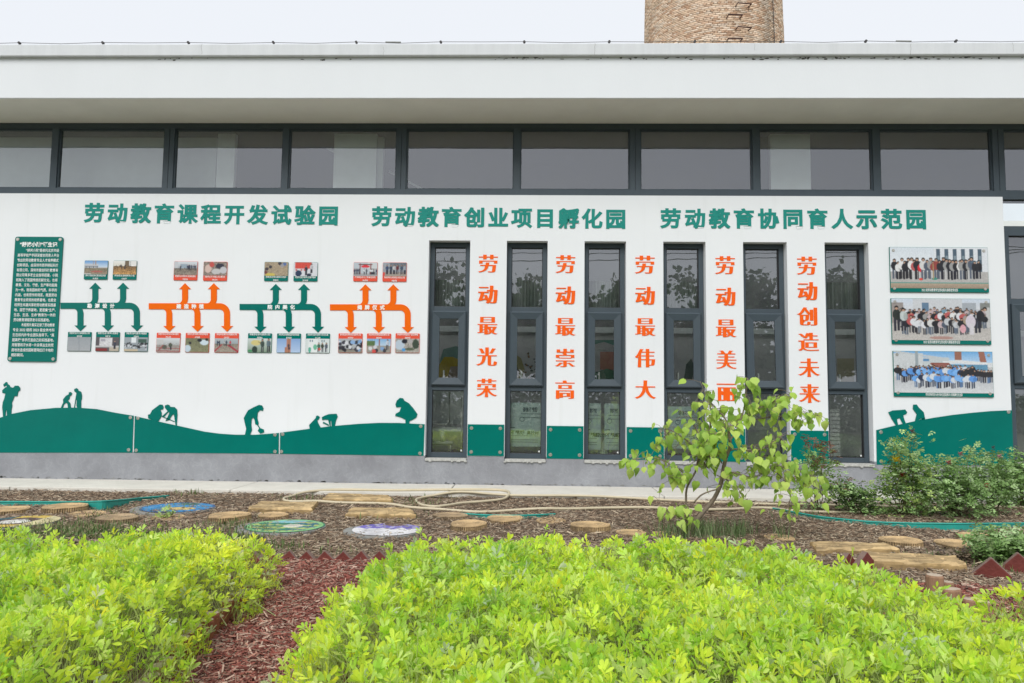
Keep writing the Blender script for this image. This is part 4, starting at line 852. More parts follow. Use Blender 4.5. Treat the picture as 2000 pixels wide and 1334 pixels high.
CARDS = [
 (188.4, 527.6, 0, 1, 'lot', ('耕读小院建设前位置及周边构建', '的荒地'), 'green captioned card of an empty lot and building under blue sky'),
 (244.6, 527.8, 0, 1, 'weeds', ('学校师生调研耕读小院', '实地勘察'), 'green captioned card of dry orange weeds beside a tower block'),
 (155.8, 667.2, 0, 0, 'blank', ('劳教学生手工绘制耕读小院', '规划图'), 'green captioned card showing an almost blank grey sheet'),
 (211, 667.4, 0, 0, 'screen', ('劳教学生进行耕读小院建设', '方案汇报'), 'green captioned card of a person beside a bright projector screen'),
 (266.7, 667.8, 0, 0, 'class', ('劳教学生参与耕读小院建设', '专题研讨'), 'green captioned card of a full classroom'),
 (363.3, 529, 1, 1, 'yard', ('劳教师生开展耕读小院场地清理', '平整现场'), 'red captioned card of dark figures on a bare yard'),
 (421, 530, 1, 1, 'hands', ('劳教学生学习种植土与土壤改良', '蔬果种子的播种'), 'red captioned card of hands busy among stones and seed'),
 (329.3, 669, 1, 0, 'frames', ('劳教学生设计和安装防腐木围栏', '学做合一的场景'), 'red captioned card of workers bending over red frames'),
 (386, 669.3, 1, 0, 'planting', ('劳教学生进行耕读小院的草坪建造', '与花卉种植'), 'red captioned card of two people kneeling over green turf'),
 (443, 669.8, 1, 0, 'rows', ('学校师生携手共同建造小院', '红砖围边'), 'red captioned card of people beside converging red strips'),
 (540, 530.5, 0, 1, 'soil', ('劳教学生参与耕读小院的', '围墙彩绘'), 'green captioned card looking down on people round brown sand'),
 (597.4, 531, 0, 1, 'mural', ('劳教学生进行耕读小院宣传墙体', '设计绘画'), 'green captioned card of students painting a red mural'),
 (507.8, 670, 0, 0, 'paint1', ('劳教学生参与耕读小院', '墙面美化'), 'green captioned card of painters before a yellow patch on a wall'),
 (564.5, 670.3, 0, 0, 'tower', ('学校师生绘制烟囱彩绘的场景', '高空绘画'), 'green captioned card of a red brick chimney against blue sky'),
 (621, 670.5, 0, 0, 'paint2', ('劳教学生进行耕读小院文化墙', '创意绘制'), 'green captioned card of three people painting a white wall'),
 (714, 531, 1, 1, 'gate', ('产学研合作十二家单位共同', '为耕读小院揭牌剪彩'), 'red captioned card of a crowd below a gate hung with red cloth'),
 (771, 531.5, 1, 1, 'ribbon', ('学校领导与学院师生共同在小院', '种植树苗'), 'red captioned card of standing people planting, red bucket at the corner'),
 (684.6, 670.3, 1, 0, 'crowd', ('耕读校友与学院师生在耕读小院', '共同劳动'), 'red captioned card of a dense group of helpers bending down'),
 (740.2, 670.5, 1, 0, 'shade', ('学校领导与学院师生嘉宾在耕读小院', '栽种劳动的场景'), 'red captioned card of people squatting round a red post under blue sky'),
 (796, 670.3, 1, 0, 'close', ('学校领导与学院师生一起劳动种植', '共建家园'), 'red captioned card with a man in pale blue shirt close up'),
]
for c in CARDS: card(*c)

# ---- the three large group photographs
def group_photo(l, r, tp, bt, kind, cap, lab):
    x0 = W(l, tp)[0]; x1 = W(r, tp)[0]; x0 = (x0 + W(l + 4, bt)[0]) / 2; x1 = (x1 + W(r + 4, bt)[0]) / 2; z1 = W((l + r) / 2, tp)[1]; z0 = W((l + r) / 2, bt)[1]
    t = thing('group_photo', lab, 'photo board', ((x0 + x1) / 2, D, z0), 'large group photographs right of the last slot window')
    s = MB(); s.box(x0, x1, D - .022, D - .002, z0, z1); build('board', s, M['panel'], t)
    hc = (z1 - z0) * .085; yy = D - .0245; c = Canvas(200, 84)
    rg = random.Random(kind)
    tops = [(.02, .02, .025)] * 5 + [(.6, .6, .6), (.7, .7, .7), (.45, .1, .1), (.3, .3, .3), (.35, .28, .2), (.08, .1, .14)]
    if kind == 1:
        c.grad(0, .62, (.62, .68, .74), (.72, .75, .78)); c.rect(.45, .0, 1, .62, (.66, .69, .73))
        for x in np.linspace(.475, .9, 6): c.rect(x, .03, x + .042, .62, (.07, .11, .15)); c.rect(x + .008, .2, x + .034, .3, (.2, .26, .3))
        c.rect(0, .6, 1, .86, (.42, .41, .40)); c.rect(0, .86, 1, .88, (.10, .30, .26)); c.grad(.88, 1, (.42, .33, .25), (.30, .24, .18)); c.noise(.6, 1, .08)
        for k in range(27):
            x = .05 + .033 * k + rg.uniform(-.008, .008); tp_ = rg.choice(tops)
            if k in (8,): tp_ = (.6, .03, .04)
            if k in (12, 13): tp_ = (.28, .06, .05)
            c.person(x, .78 + rg.uniform(-.02, .02), .48 + rg.uniform(-.05, .06), tp_, rg.choice([(.02, .02, .025), (.02, .02, .03), (.5, .5, .5), (.1, .12, .16)]), w=.30)
        c.ell(.31, .78, .02, .03, (.65, .06, .04)); c.ell(.45, .77, .03, .03, (.04, .25, .2)); c.line(.44, .4, .44, .78, .004, (.35, .25, .12)); c.line(.83, .36, .92, .33, .006, (.1, .2, .25))
    if kind == 2:
        c.a[:] = (.5, .52, .56); c.grad(0, .25, (.55, .62, .72), (.6, .62, .66)); c.rect(.22, 0, .72, .5, (.55, .57, .60)); c.rect(.31, .1, .38, .3, (.12, .2, .3)); c.rect(.72, .1, .86, .45, (.35, .38, .42)); c.rect(.0, .1, .12, .6, (.3, .27, .26))
        c.grad(.6, 1, (.42, .40, .38), (.50, .48, .46)); c.noise(.6, 1, .12); c.ell(.5, .94, .12, .04, (.4, .25, .22)); c.rect(.9, .1, 1, .7, (.22, .23, .22)); c.ell(.98, .45, .05, .25, (.5, .5, .5))
        for row, (yb, h, n_) in enumerate(((.60, .36, 25), (.69, .38, 27), (.84, .38, 20))):
            for k in range(n_):
                x = .07 + .86 * k / (n_ - 1) + rg.uniform(-.01, .01) if row < 2 else .12 + .66 * k / (n_ - 1) + rg.uniform(-.01, .01)
                c.person(x + rg.uniform(-.012, .012), yb + rg.uniform(-.035, .035), h * rg.uniform(.88, 1.12), rg.choice(tops + [(.65, .66, .7), (.5, .52, .55), (.15, .3, .4), (.5, .4, .42)]), rg.choice([(.03, .03, .04), (.12, .15, .2), (.06, .06, .07)]), w=.40)
        c.person(.05, .78, .6, (.03, .035, .03)); c.person(.12, .78, .55, (.5, .55, .55)); c.person(.87, .82, .62, (.02, .02, .025), bend=.6); c.ell(.80, .55, .05, .16, (.6, .55, .62)); c.rect(.79, .6, .83, .86, (.6, .58, .62)); c.ell(.72, .72, .03, .1, (.65, .35, .4))
    if kind == 3:
        c.grad(0, .35, (.15, .38, .68), (.5, .66, .82)); c.rect(0, .05, .3, .62, (.55, .58, .60)); c.line(0, .0, .55, .18, .02, (.5, .53, .55)); c.rect(.3, .14, .56, .6, (.5, .54, .56)); c.rect(.22, 0, .25, .35, (.3, .35, .38)); c.rect(.3, .18, .36, .24, (.1, .25, .45))
        c.rect(.62, 0, .69, .2, (.30, .14, .10)); c.a[(c.X > .86 + c.Y * .06) & (c.X < .92 + c.Y * .08) & (c.Y < .34)] = (.32, .14, .10)
        c.a[(c.Y > .20 + .10 * abs(c.X - .66) * 2) & (c.Y < .28 + .14 * abs(c.X - .66) * 2) & (c.X > .5)] = (.66, .68, .7); c.rect(.56, .31, .95, .45, (.12, .28, .42)); c.noise(.3, .45, .15); c.line(.4, .3, .54, .3, .03, (.25, .06, .04)); c.rect(.4, .3, .54, .45, (.3, .12, .1))
        c.grad(.72, 1, (.5, .52, .55), (.62, .64, .66)); c.noise(.75, 1, .05)
        for row, (yb, h, n_) in enumerate(((.64, .28, 34), (.73, .32, 32), (.87, .32, 17))):
            for k in range(n_):
                x = .2 + .62 * k / (n_ - 1) if row == 0 else (.05 + .92 * k / (n_ - 1) if row == 1 else .22 + .58 * k / (n_ - 1)); x += rg.uniform(-.008, .008)
                bl_ = rg.choice([(.10, .28, .65), (.14, .36, .75), (.2, .42, .78), (.6, .64, .7), (.03, .04, .08), (.12, .3, .68)])
                if row == 1 and (k < 2 or k > 21): bl_ = (.03, .03, .035)
                c.person(x + rg.uniform(-.01, .01), yb + rg.uniform(-.025, .03), h * rg.uniform(.9, 1.15), bl_, rg.choice([(.03, .03, .05), (.05, .07, .12), (.12, .2, .35)]), w=.46)
    c.noise(0, 1, .07); blur(c); canvas_part(c, x0 + .004, x1 - .004, z0 + hc, z1 - .004, yy, t)
    text_line(cap, (x0 + x1) / 2, z0 + hc * .22, .052, yy, M['white'], t, 'CENTER', .008, 'caption', maxw=(x1 - x0) * .37)
    for x in (x0 + .06, x1 - .06):
        for z in (z0 + .055, z1 - .055): screw(x, z, t, D - .024, .024)
group_photo(1735, 1926.5, 483.5, 571, 1, '2022 级劳动教育学生劳动周与课程老师合影', 'top group photograph, people lined up before slot windows')
group_photo(1738, 1931, 583.5, 672.5, 2, '2023 级劳动教育学生劳动周与课程老师合影', 'middle group photograph, three rows before a grey building')
group_photo(1742, 1936, 686.3, 775, 3, '学校领导师生与合作单位嘉宾耕读小院揭牌仪式合影', 'bottom group photograph, rows in blue shirts under blue sky')

# ================================================================ GARDEN
def gzz(x, y): return gz(x, y)
# ---- cast stump stepping stones
def stump(px0, px1, py0, py1, side, lab, hue=0, red=0):
    cx, cyp = (px0 + px1) / 2, (py0 + py1) / 2; hgt = .014 + side * .0062
    gx, gy = G(cx, cyp, hgt); sc = math.hypot(gx, gy) / F; rx = (px1 - px0) / 2 * gy / F; ry = min(max((G(cx, py0, hgt)[1] - G(cx, py1, hgt)[1]) / 2, rx * .7), rx * 1.15)
    z0 = -.02; t = thing('stump_stepping_stone', lab, 'stepping stone', (gx, gy, 0), 'round cast stump stepping stones in the mulch')
    n = 56; rg = random.Random(int(px0 * 7)); ph = [rg.uniform(0, 6.28) for _ in range(4)]
    def rad(a): return 1 + .05 * math.sin(2 * a + ph[0]) + .035 * math.sin(3 * a + ph[1]) + .02 * math.sin(5 * a + ph[2]) + .012 * math.sin(9 * a + ph[3])
    top = (.60, .42, .22) if not hue else (.44, .32, .19); s = MB()
    rings = [0, .10, .14, .24, .28, .38, .42, .54, .58, .70, .74, .86, .90, .97, 1.0]; k0 = 0
    s.v.append((gx, gy, hgt - .004))
    for ri, q in enumerate(rings[1:]):
        dz = -.004 if ri % 2 else 0.0
        if q >= .99: dz = -.008
        for k in range(n):
            a = 2 * PI * k / n; wv = 1 + .03 * math.sin(a * 3 + ri) * (q < .9); s.v.append((gx + rx * q * wv * rad(a) * math.cos(a), gy + ry * q * wv * rad(a) * math.sin(a), hgt + dz + rg.uniform(-.001, .001)))
    for k in range(n): s.f.append((0, 1 + k, 1 + (k + 1) % n)); s.c.append(top)
    for ri in range(len(rings) - 2):
        for k in range(n):
            a = 1 + ri * n; q = rg.uniform(.9, 1.08) * (.80 if ri % 2 == 0 else 1.05); s.f.append((a + k, a + n + k, a + n + (k + 1) % n, a + (k + 1) % n)); s.c.append(tuple(v * q for v in top))
    build('top_face', s, M['stump'], t, color=True)
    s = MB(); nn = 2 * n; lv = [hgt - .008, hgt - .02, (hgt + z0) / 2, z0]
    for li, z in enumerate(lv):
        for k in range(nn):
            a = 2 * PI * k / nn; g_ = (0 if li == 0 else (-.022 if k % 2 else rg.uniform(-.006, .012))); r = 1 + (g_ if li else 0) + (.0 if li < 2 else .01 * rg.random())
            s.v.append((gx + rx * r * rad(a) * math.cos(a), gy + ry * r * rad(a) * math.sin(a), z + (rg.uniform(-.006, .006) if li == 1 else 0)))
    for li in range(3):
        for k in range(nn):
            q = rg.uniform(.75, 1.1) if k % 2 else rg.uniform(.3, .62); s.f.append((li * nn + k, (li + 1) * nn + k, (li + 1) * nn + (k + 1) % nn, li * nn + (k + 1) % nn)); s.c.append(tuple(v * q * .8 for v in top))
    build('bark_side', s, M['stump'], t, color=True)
ST = [(-22, 50, 986, 1000, 6, 'stump stepping stone cut by the left edge, touching the teal strip'), (90, 165, 981, 993, 9, 'tall stump stepping stone just in front of the left teal strip'),
 (137, 204, 996, 1008, 2, 'low stump stone between the two taller ones at the left'), (192, 267, 1002, 1015, 8, 'weathered darker stump stone with weeds round it'),
 (299, 362, 1000, 1019, 1, 'round flat stump stone in front of the blue painted disc'), (409, 486, 998, 1011, 9, 'stump stone between the blue painted disc and the plank slab'),
 (504, 562, 999, 1009, 4, 'small stump stone in front of the leftmost plank slab'), (847, 912, 1000, 1009, 6, 'dark topped stump stone behind another, right of the plank slabs'),
 (879, 950, 1014, 1028, 8, 'stump stone nearest the peanut bed below the hose loop'), (950, 1022, 1004, 1017, 5, 'tilted stump stone crossing the short teal strip'),
 (1046, 1106, 1009, 1022, 1, 'cracked flat stump stone with chips on top'), (1116, 1189, 1017, 1029, 9, 'tall sided stump stone left of the young tree'),
 (1205, 1260, 1032, 1045, 3, 'stump stone half hidden by peanut tips left of the tree foot'), (1276, 1322, 1035, 1047, 2, 'stump stone right at the foot of the young tree'),
 (1493, 1552, 1039, 1059, 1, 'stump stone beside grass blades right of the young tree'), (1722, 1796, 1046, 1060, 7, 'stump stone behind the right plank slabs'),
 (1833, 1912, 1052, 1069, 7, 'larger front stump stone of the pair at the right'), (1880, 1953, 1039, 1055, 5, 'rear stump stone of the pair at the right')]
for i, q in enumerate(ST): stump(*q, hue=1 if i in (3, 7) else 0)
# ---- cast plank slabs
def slab(px, side, lab):
    hgt = .022 + side * .0052; P_ = [G(x, y, hgt) for x, y in px]; cx = sum(p[0] for p in P_) / 4; cy = sum(p[1] for p in P_) / 4; rg = random.Random(int(cx * 100))
    t = thing('plank_stepping_stone', lab, 'stepping stone', (cx, cy, 0), 'cast plank stepping stones in the mulch')
    A, B, C_, D_ = [Vector((*p, hgt)) for p in P_]      # back left, back right, front right, front left
    nu, nv = 26, 14; s = MB()
    off = [rg.uniform(-.05, .05) for _ in range(nv + 1)]; off2 = [rg.uniform(-.05, .05) for _ in range(nv + 1)]
    grid = []
    for j in range(nv + 1):
        v = j / nv
        for i in range(nu + 1):
            u = i / nu; uu = u + (off[j] * (1 - u) + off2[j] * u) * .5; p = A.lerp(B, uu).lerp(D_.lerp(C_, uu), v)
            z = hgt - (.014 if (pnoise((u * 3 + cx, v * 16, cy)) > .12) else 0) + .004 * pnoise((u * 9, v * 9, cx)) - (.012 if j in (0, nv) else 0)
            p += Vector((0, .02 * pnoise((u * 5, j * .0, cx * 3)) if j in (0, nv) else 0, 0)); grid.append((p.x, p.y, z))
    s.v = grid[:]
    for j in range(nv):
        for i in range(nu):
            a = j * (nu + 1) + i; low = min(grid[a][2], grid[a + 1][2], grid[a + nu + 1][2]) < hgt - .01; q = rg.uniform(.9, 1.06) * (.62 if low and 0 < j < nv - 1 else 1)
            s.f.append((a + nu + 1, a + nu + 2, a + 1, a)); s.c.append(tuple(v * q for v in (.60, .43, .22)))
    ring = [j * (nu + 1) for j in range(nv + 1)] + [nv * (nu + 1) + i for i in range(1, nu + 1)] + [j * (nu + 1) + nu for j in range(nv - 1, -1, -1)] + [i for i in range(nu - 1, 0, -1)]
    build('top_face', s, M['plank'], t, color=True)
    s = MB(); n = len(ring); cen = Vector((cx, cy, 0))
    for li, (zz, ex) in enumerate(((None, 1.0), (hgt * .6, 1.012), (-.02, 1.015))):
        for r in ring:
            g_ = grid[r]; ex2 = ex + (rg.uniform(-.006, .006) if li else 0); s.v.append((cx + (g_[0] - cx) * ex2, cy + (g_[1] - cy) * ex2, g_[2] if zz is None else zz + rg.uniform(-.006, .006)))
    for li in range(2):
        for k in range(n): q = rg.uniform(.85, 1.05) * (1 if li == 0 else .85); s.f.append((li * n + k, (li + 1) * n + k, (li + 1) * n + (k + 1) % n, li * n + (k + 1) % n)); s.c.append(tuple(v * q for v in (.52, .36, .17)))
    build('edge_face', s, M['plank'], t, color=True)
slab([(513, 977), (621, 978), (608, 992), (487, 990)], 9, 'cast plank slab lying under the left end of the cream hose')
slab([(645, 962), (757, 965), (765, 975), (632, 973)], 9, 'cast plank slab nearest the wall, inside the hose')
slab([(689, 989), (799, 991), (810, 1002), (677, 1002)], 10, 'cast plank slab below the cream hose, behind the purple disc')
slab([(1585, 1056), (1722, 1058), (1753, 1069), (1598, 1071)], 7, 'rear one of the two overlapping plank slabs at the right')
slab([(1686, 1075), (1860, 1083), (1887, 1100), (1708, 1093)], 12, 'front one of the two overlapping plank slabs at the right')
# ---- painted discs
def disc(px0, px1, py0, py1, painter, lab):
    cxp, cyp = (px0 + px1) / 2, (py0 + py1) / 2; gx, gy = G(cxp, cyp, .03); rx = (px1 - px0) / 2 * gy / F; ry = (G(cxp, py0, .03)[1] - G(cxp, py1, .03)[1]) / 2
    t = thing('painted_disc', lab, 'painted stone', (gx, gy, 0), 'painted cement discs in the mulch'); n = 48
    s = MB(); P_ = [(gx - .04 + rx * 1.13 * math.cos(2 * PI * k / n) * (1 + .03 * math.sin(3 * 2 * PI * k / n)), gy - .05 + ry * 1.10 * math.sin(2 * PI * k / n)) for k in range(n)]; s.prism_xy(P_, -.02, .026)
    build('cement_base', s, M['rim'], t, bevel=.006)
    s = MB(); nr = 26; na = 96; s.v.append((gx, gy, .032)); 
    for r in range(1, nr + 1):
        for k in range(na): a = 2 * PI * k / na; s.v.append((gx + rx * r / nr * math.cos(a), gy + ry * r / nr * math.sin(a), .032 + .002 * pnoise((a * 3, r * .4, gx))))
    for k in range(na): s.f.append((0, 1 + k, 1 + (k + 1) % na)); s.c.append(painter(0, 0))
    for r in range(nr - 1):
        for k in range(na):
            a = 2 * PI * (k + .5) / na; q = (r + 1.5) / nr; c = painter(q * math.cos(a), q * math.sin(a)); w_ = pnoise((q * math.cos(a) * 9, q * math.sin(a) * 9, gx * 5))
            if w_ > .42: c = (.30, .28, .24)
            c = tuple(v * (1 + .12 * w_) for v in c); b = 1 + r * na; s.f.append((b + k, b + na + k, b + na + (k + 1) % na, b + (k + 1) % na)); s.c.append(c)
    build('painting', s, M['paint'], t, color=True)
def p_blue(x, y):
    if math.hypot(x, y) > .93: return (.05, .12, .28)
    if ((x - .15) / .45) ** 2 + ((y + .25) / .28) ** 2 < 1: return (.62, .48, .16) if pnoise((x * 6, y * 6, 1)) < .25 else (.35, .25, .1)
    if y > .45 and -.35 < x < .45 and pnoise((x * 4, y * 4, 5)) > -.15: return (.06, .16, .13)
    return (.03, .23, .50) if pnoise((x * 2, y * 8, 2)) < .2 else (.08, .34, .62)
def p_yel(x, y):
    if ((x + .15) / .42) ** 2 + ((y + .1) / .34) ** 2 < 1: return (.78, .76, .70)
    if x < .32 and ((x + .1) / .62) ** 2 + (y / .62) ** 2 < 1: return (.09, .045, .04)
    if x < -.6: return (.02, .08, .10)
    if x > .3: return (.66, .58, .32)
    return (.70, .50, .10)
def p_green(x, y):
    r = math.hypot(x, y)
    if .86 < r < .95: return (.25, .55, .22)
    if r > .95: return (.05, .22, .13)
    if y > .45 and abs(x + .1) < .45: return (.25, .55, .60) if pnoise((x * 5, y * 5, 3)) < .2 else (.5, .35, .25)
    if ((x - .2) / .25) ** 2 + (y / .25) ** 2 < 1: return (.62, .60, .50)
    if math.sin(y * 15 + 2 * pnoise((x * 3, y * 3, 7))) > .1 and pnoise((x * 11, y * 7, 2)) > -.15: return (.42, .52, .14)
    return (.03, .20, .13) if x < .25 else (.03, .16, .20)
def p_pur(x, y):
    if y < .12 + .25 * pnoise((x * 4, 0, 9)): return (.74, .73, .74)
    if math.hypot(x - .1, y - .9) < .35: return (.18, .11, .09)
    return (.17, .14, .48) if pnoise((x * 6, y * 3, 4)) < .15 else (.42, .40, .62)
disc(279, 416, 981, 1001, p_blue, 'blue painted disc with a yellow patch in the middle')
disc(-22, 107, 1006, 1030, p_yel, 'yellow, white and black painted disc at the left edge')
disc(482, 632, 1014, 1040, p_green, 'green ringed painted disc with yellow stripes')
disc(690, 822, 1022, 1046, p_pur, 'purple and white painted disc beside the peanut bed')

# ---- hoses and plastic edging
def smooth_path(pts, k=6):
    out = []; n = len(pts)
    for i in range(n - 1):
        p0, p1, p2, p3 = pts[max(i - 1, 0)], pts[i], pts[i + 1], pts[min(i + 2, n - 1)]
        for j in range(k):
            t = j / k; out.append(tuple(.5 * ((2 * b) + (-a + c) * t + (2 * a - 5 * b + 4 * c - d) * t * t + (-a + 3 * b - 3 * c + d) * t ** 3) for a, b, c, d in zip(p0, p1, p2, p3)))
    out.append(pts[-1]); return out
def hose_z(x, y, r): return (.062 if y > PAVE_Y else (.062 * max(0, 1 - (PAVE_Y - y) / .12) + gz(x, y) * 1.0 + .014)) + r
H1 = [(2060, 1000), (1990, 988), (1800, 990), (1650, 985), (1500, 983), (1330, 977), (1150, 971), (1000, 969), (900, 966.5), (845, 967), (818, 971), (813, 977), (822, 985), (845, 989), (870, 987), (905, 981), (950, 977.5), (985, 972.5), (994, 967), (980, 962.5), (940, 961), (860, 961.5), (760, 962.5), (660, 961.5), (600, 963), (568, 967.5), (554, 973), (562, 977.5), (590, 978), (620, 980), (660, 982.5), (700, 983), (760, 986), (800, 991), (860, 994.5), (940, 996.5), (1010, 993.5), (1060, 994.5), (1120, 992), (1180, 989), (1270, 989), (1345, 992), (1430, 992.5), (1490, 990), (1560, 996), (1650, 998), (1720, 997)]
hp = [(*G(x, y, .04),) for x, y in H1]; hp = [(x, y, hose_z(x, y, .017)) for x, y in hp]; hp = smooth_path(hp, 6)
for i in range(len(hp)):     # where it crosses itself the later run lies on top
    for j in range(0, i - 14):
        if (hp[i][0] - hp[j][0]) ** 2 + (hp[i][1] - hp[j][1]) ** 2 < .04 ** 2: hp[i] = (hp[i][0], hp[i][1], max(hp[i][2], hp[j][2] + .03))
    for A_, zt_ in (((512, 486), 0),): pass
s = MB(); s.tube(hp, .018, 8); o = build('garden_hose', s, M['hose'], smooth=True); setp(o, 'cream garden hose looping over the apron and mulch', 'hose')
def strip(pts, hs, lab):
    P_ = [(*G(x, y, h),) for (x, y), h in zip(pts, hs)]; P_ = smooth_path([(x, y, h) for (x, y), h in zip(P_, hs)], 6); s = MB()
    t = thing('plastic_edging', lab, 'lawn edging', (P_[0][0], P_[0][1], 0), 'teal plastic edging strips in the mulch')
    for i, (x, y, h) in enumerate(P_):
        s.v += [(x, y - .004, -.03), (x, y - .004, h), (x, y + .004, h), (x, y + .004, -.03)]
        if i:
            a = (i - 1) * 4; b = i * 4
            for q in range(3): s.f.append((a + q, b + q, b + q + 1, a + q + 1)); s.c.append((1, 1, 1))
    build('strip', s, M['teal'], t); s = MB(); s.tube([(x, y, h + .006) for x, y, h in P_], .011, 6); build('rim', s, M['teal'], t, smooth=True)
strip([(1500, 992), (1525, 996), (1560, 1003), (1600, 1010), (1650, 1015.5), (1700, 1020), (1760, 1022.5), (1820, 1023.5), (1880, 1024), (1940, 1023.5), (2010, 1023)], [.025, .03, .035, .035, .04, .04, .05, .065, .08, .045, .035], 'long curved teal edging strip in front of the rose bushes')
strip([(-20, 981), (40, 981), (100, 981.5), (160, 981), (200, 980), (240, 977), (280, 973), (330, 969)], [.03, .035, .05, .07, .10, .07, .035, .02], 'teal edging strip at the left, bulging by the tall stump stone')
strip([(900, 1004), (950, 1007), (1000, 1008), (1040, 1007), (1085, 1005)], [.02, .03, .035, .03, .02], 'short half buried teal strip between the middle stump stones')

# ---- dog-tooth brick edging
eb = thing('brick_edging', 'row of maroon bricks set on their corners behind the red path', 'edging', (-1.5, 6.33, 0))
bm0 = MB(); hw = .082; P_ = [(-hw, -.0), (0, -hw), (hw, 0), (0, hw)]; bm0.prism_xz(P_, -.03, .03); bme = mesh_from('brick', bm0); bme.materials.append(M['brickred']); bme.materials.append(M['bricktop'])
for f in bme.polygons:
    if abs(f.normal.y) < .5: f.material_index = 1
first = True
def brick(x, y, z, rz, sc, parent, tilt=0):
    o = bpy.data.objects.new('brick', bme); COL.objects.link(o); o.parent = parent; o.location = Vector((x, y, z)) - ORG[parent.name]; o.rotation_euler = (tilt, R(random.uniform(-3, 3)), rz); o.scale = (sc, 1.0, sc)
    b = o.modifiers.new('bevel', 'BEVEL'); b.width = .006; b.segments = 2
for k in range(-14, 9):
    x = -1.345 + k * .157; 
    gx, gy = G(600 + 35.3 * k, 1099, .0); brick(gx, gy, .022, R(random.uniform(-4, 4)), 1, eb, R(random.uniform(-4, 4)))
eb2 = thing('brick_edging', 'larger maroon bricks on edge at the right, by the low shrub', 'edging', (3.0, 5.6, 0))
for (px, py, sc, rz) in ((1655, 1108, 1.15, 25), (1689, 1112, 1.5, 25), (1937, 1130, 1.75, -25), (1990, 1118, 1.7, -25), (2040, 1112, 1.7, -25)):
    gx, gy = G(px, py, 0); brick(gx, gy, .03, R(rz), sc, eb2, R(random.uniform(-5, 5)))

# ---- log palisades
def logs(pts, lab, red=False, grp='log palisade edgings of the beds'):
    t = thing('log_palisade', lab, 'edging', (pts[0][0], pts[0][1], 0), grp)
    for x, y, h, r in pts:
        s = MB(); n = 14; rg = random.Random(int(x * 977 + y * 31))
        for z, q in ((-.05, 1), (h - .012, 1), (h, .88)):
            for k in range(n): a = 2 * PI * k / n; s.v.append((x + r * q * math.cos(a), y + r * q * math.sin(a), z))
        for L in range(2):
            for k in range(n): s.f.append((L * n + k, L * n + (k + 1) % n, (L + 1) * n + (k + 1) % n, (L + 1) * n + k)); s.c.append((1, 1, 1))
        s.f.append(tuple(2 * n + k for k in range(n))); s.c.append((1, 1, 1)); o = build('log', s, M['log'] if not red else M['redlog'], t, smooth=False)
        o.data.materials.append(M['logtop']); o.data.polygons[-1].material_index = 1
M['redlog'] = mat('reddish stained log', (0.30, 0.11, 0.055), 0.8, .35, 6, .3, 30, stretch=(4, 4, .6))
LX = lambda y: -1.98 + (5.35 - y) * .10      # right edge of the left bed
logs([(LX(y) + .02, y, random.uniform(.09, .15), .045) for y in np.arange(2.6, 5.4, .095)], 'reddish log palisade along the right side of the left peanut bed', True)
logs([(-1.07 + random.uniform(-.01, .01), y, random.uniform(.08, .12), .045) for y in np.arange(2.4, 5.2, .095)], 'log palisade hidden under the left edge of the big peanut bed', True)
gx, gy = G(1836, 1208, 0)
logs([(gx + .0, gy + .05, .27, .055), (gx + .03, gy - .07, .21, .05), (gx + .09, gy - .02, .20, .04), (gx + .13, gy - .12, .16, .045), (gx + .22, gy - .10, .14, .05), (gx + .10, gy + .08, .22, .04)], 'tan log posts of uneven height between the two right peanut beds')

# ================================================================ PLANTS
def leaf_shape(kind):
    if kind == 'ovate':      # peanut leaflet, base at origin, along +x, folded, length 1
        P_ = [(0, 0, 0), (.30, .11, .05), (.68, .18, .08), (.92, .10, .03), (1.0, 0, -.06), (.92, -.10, .03), (.68, -.18, .08), (.30, -.11, .05), (.34, 0, 0), (.7, 0, -.01)]
        Fc = [(0, 8, 1), (1, 8, 9, 2), (2, 9, 3), (3, 9, 4), (4, 9, 5), (5, 9, 6), (6, 9, 8, 7), (7, 8, 0)]
    if kind == 'heart':
        P_ = [(0, 0, 0), (-.06, .16, .0), (.02, .36, -.03), (.22, .48, -.07), (.45, .44, -.08), (.68, .28, -.10), (.85, .12, -.16), (1.02, 0, -.24), (.85, -.12, -.16), (.68, -.28, -.10), (.45, -.44, -.08), (.22, -.48, -.07), (.02, -.36, -.03), (-.06, -.16, .0), (.3, 0, .03), (.62, 0, -.03)]
        Fc = [(0, 1, 2, 14), (2, 3, 14), (3, 4, 15, 14), (4, 5, 15), (5, 6, 15), (6, 7, 15), (7, 8, 15), (8, 9, 15), (9, 10, 15), (10, 11, 14, 15), (11, 12, 14), (12, 13, 0, 14)]
    if kind == 'small':
        P_ = [(0, 0, 0), (.5, .3, .05), (1, 0, -.05), (.5, -.3, .05)]; Fc = [(0, 2, 1), (0, 3, 2)]
    return np.array(P_, float), Fc
def frames(d, up, roll):
    """rotation matrices with x along d, z near up, rolled"""
    d = d / np.linalg.norm(d, axis=1, keepdims=True); y = np.cross(up, d); y /= np.linalg.norm(y, axis=1, keepdims=True) + 1e-9; z = np.cross(d, y)
    c, s = np.cos(roll)[:, None], np.sin(roll)[:, None]; y2 = y * c + z * s; z2 = -y * s + z * c
    return np.stack([d, y2, z2], 2)
def place(shape, pos, Rm, L, wscale=None):
    S = np.repeat(shape[None], len(pos), 0) * L[:, None, None]
    if wscale is not None: S[:, :, 1] *= wscale[:, None]
    return np.einsum('nij,nkj->nki', Rm, S) + pos[:, None, :]
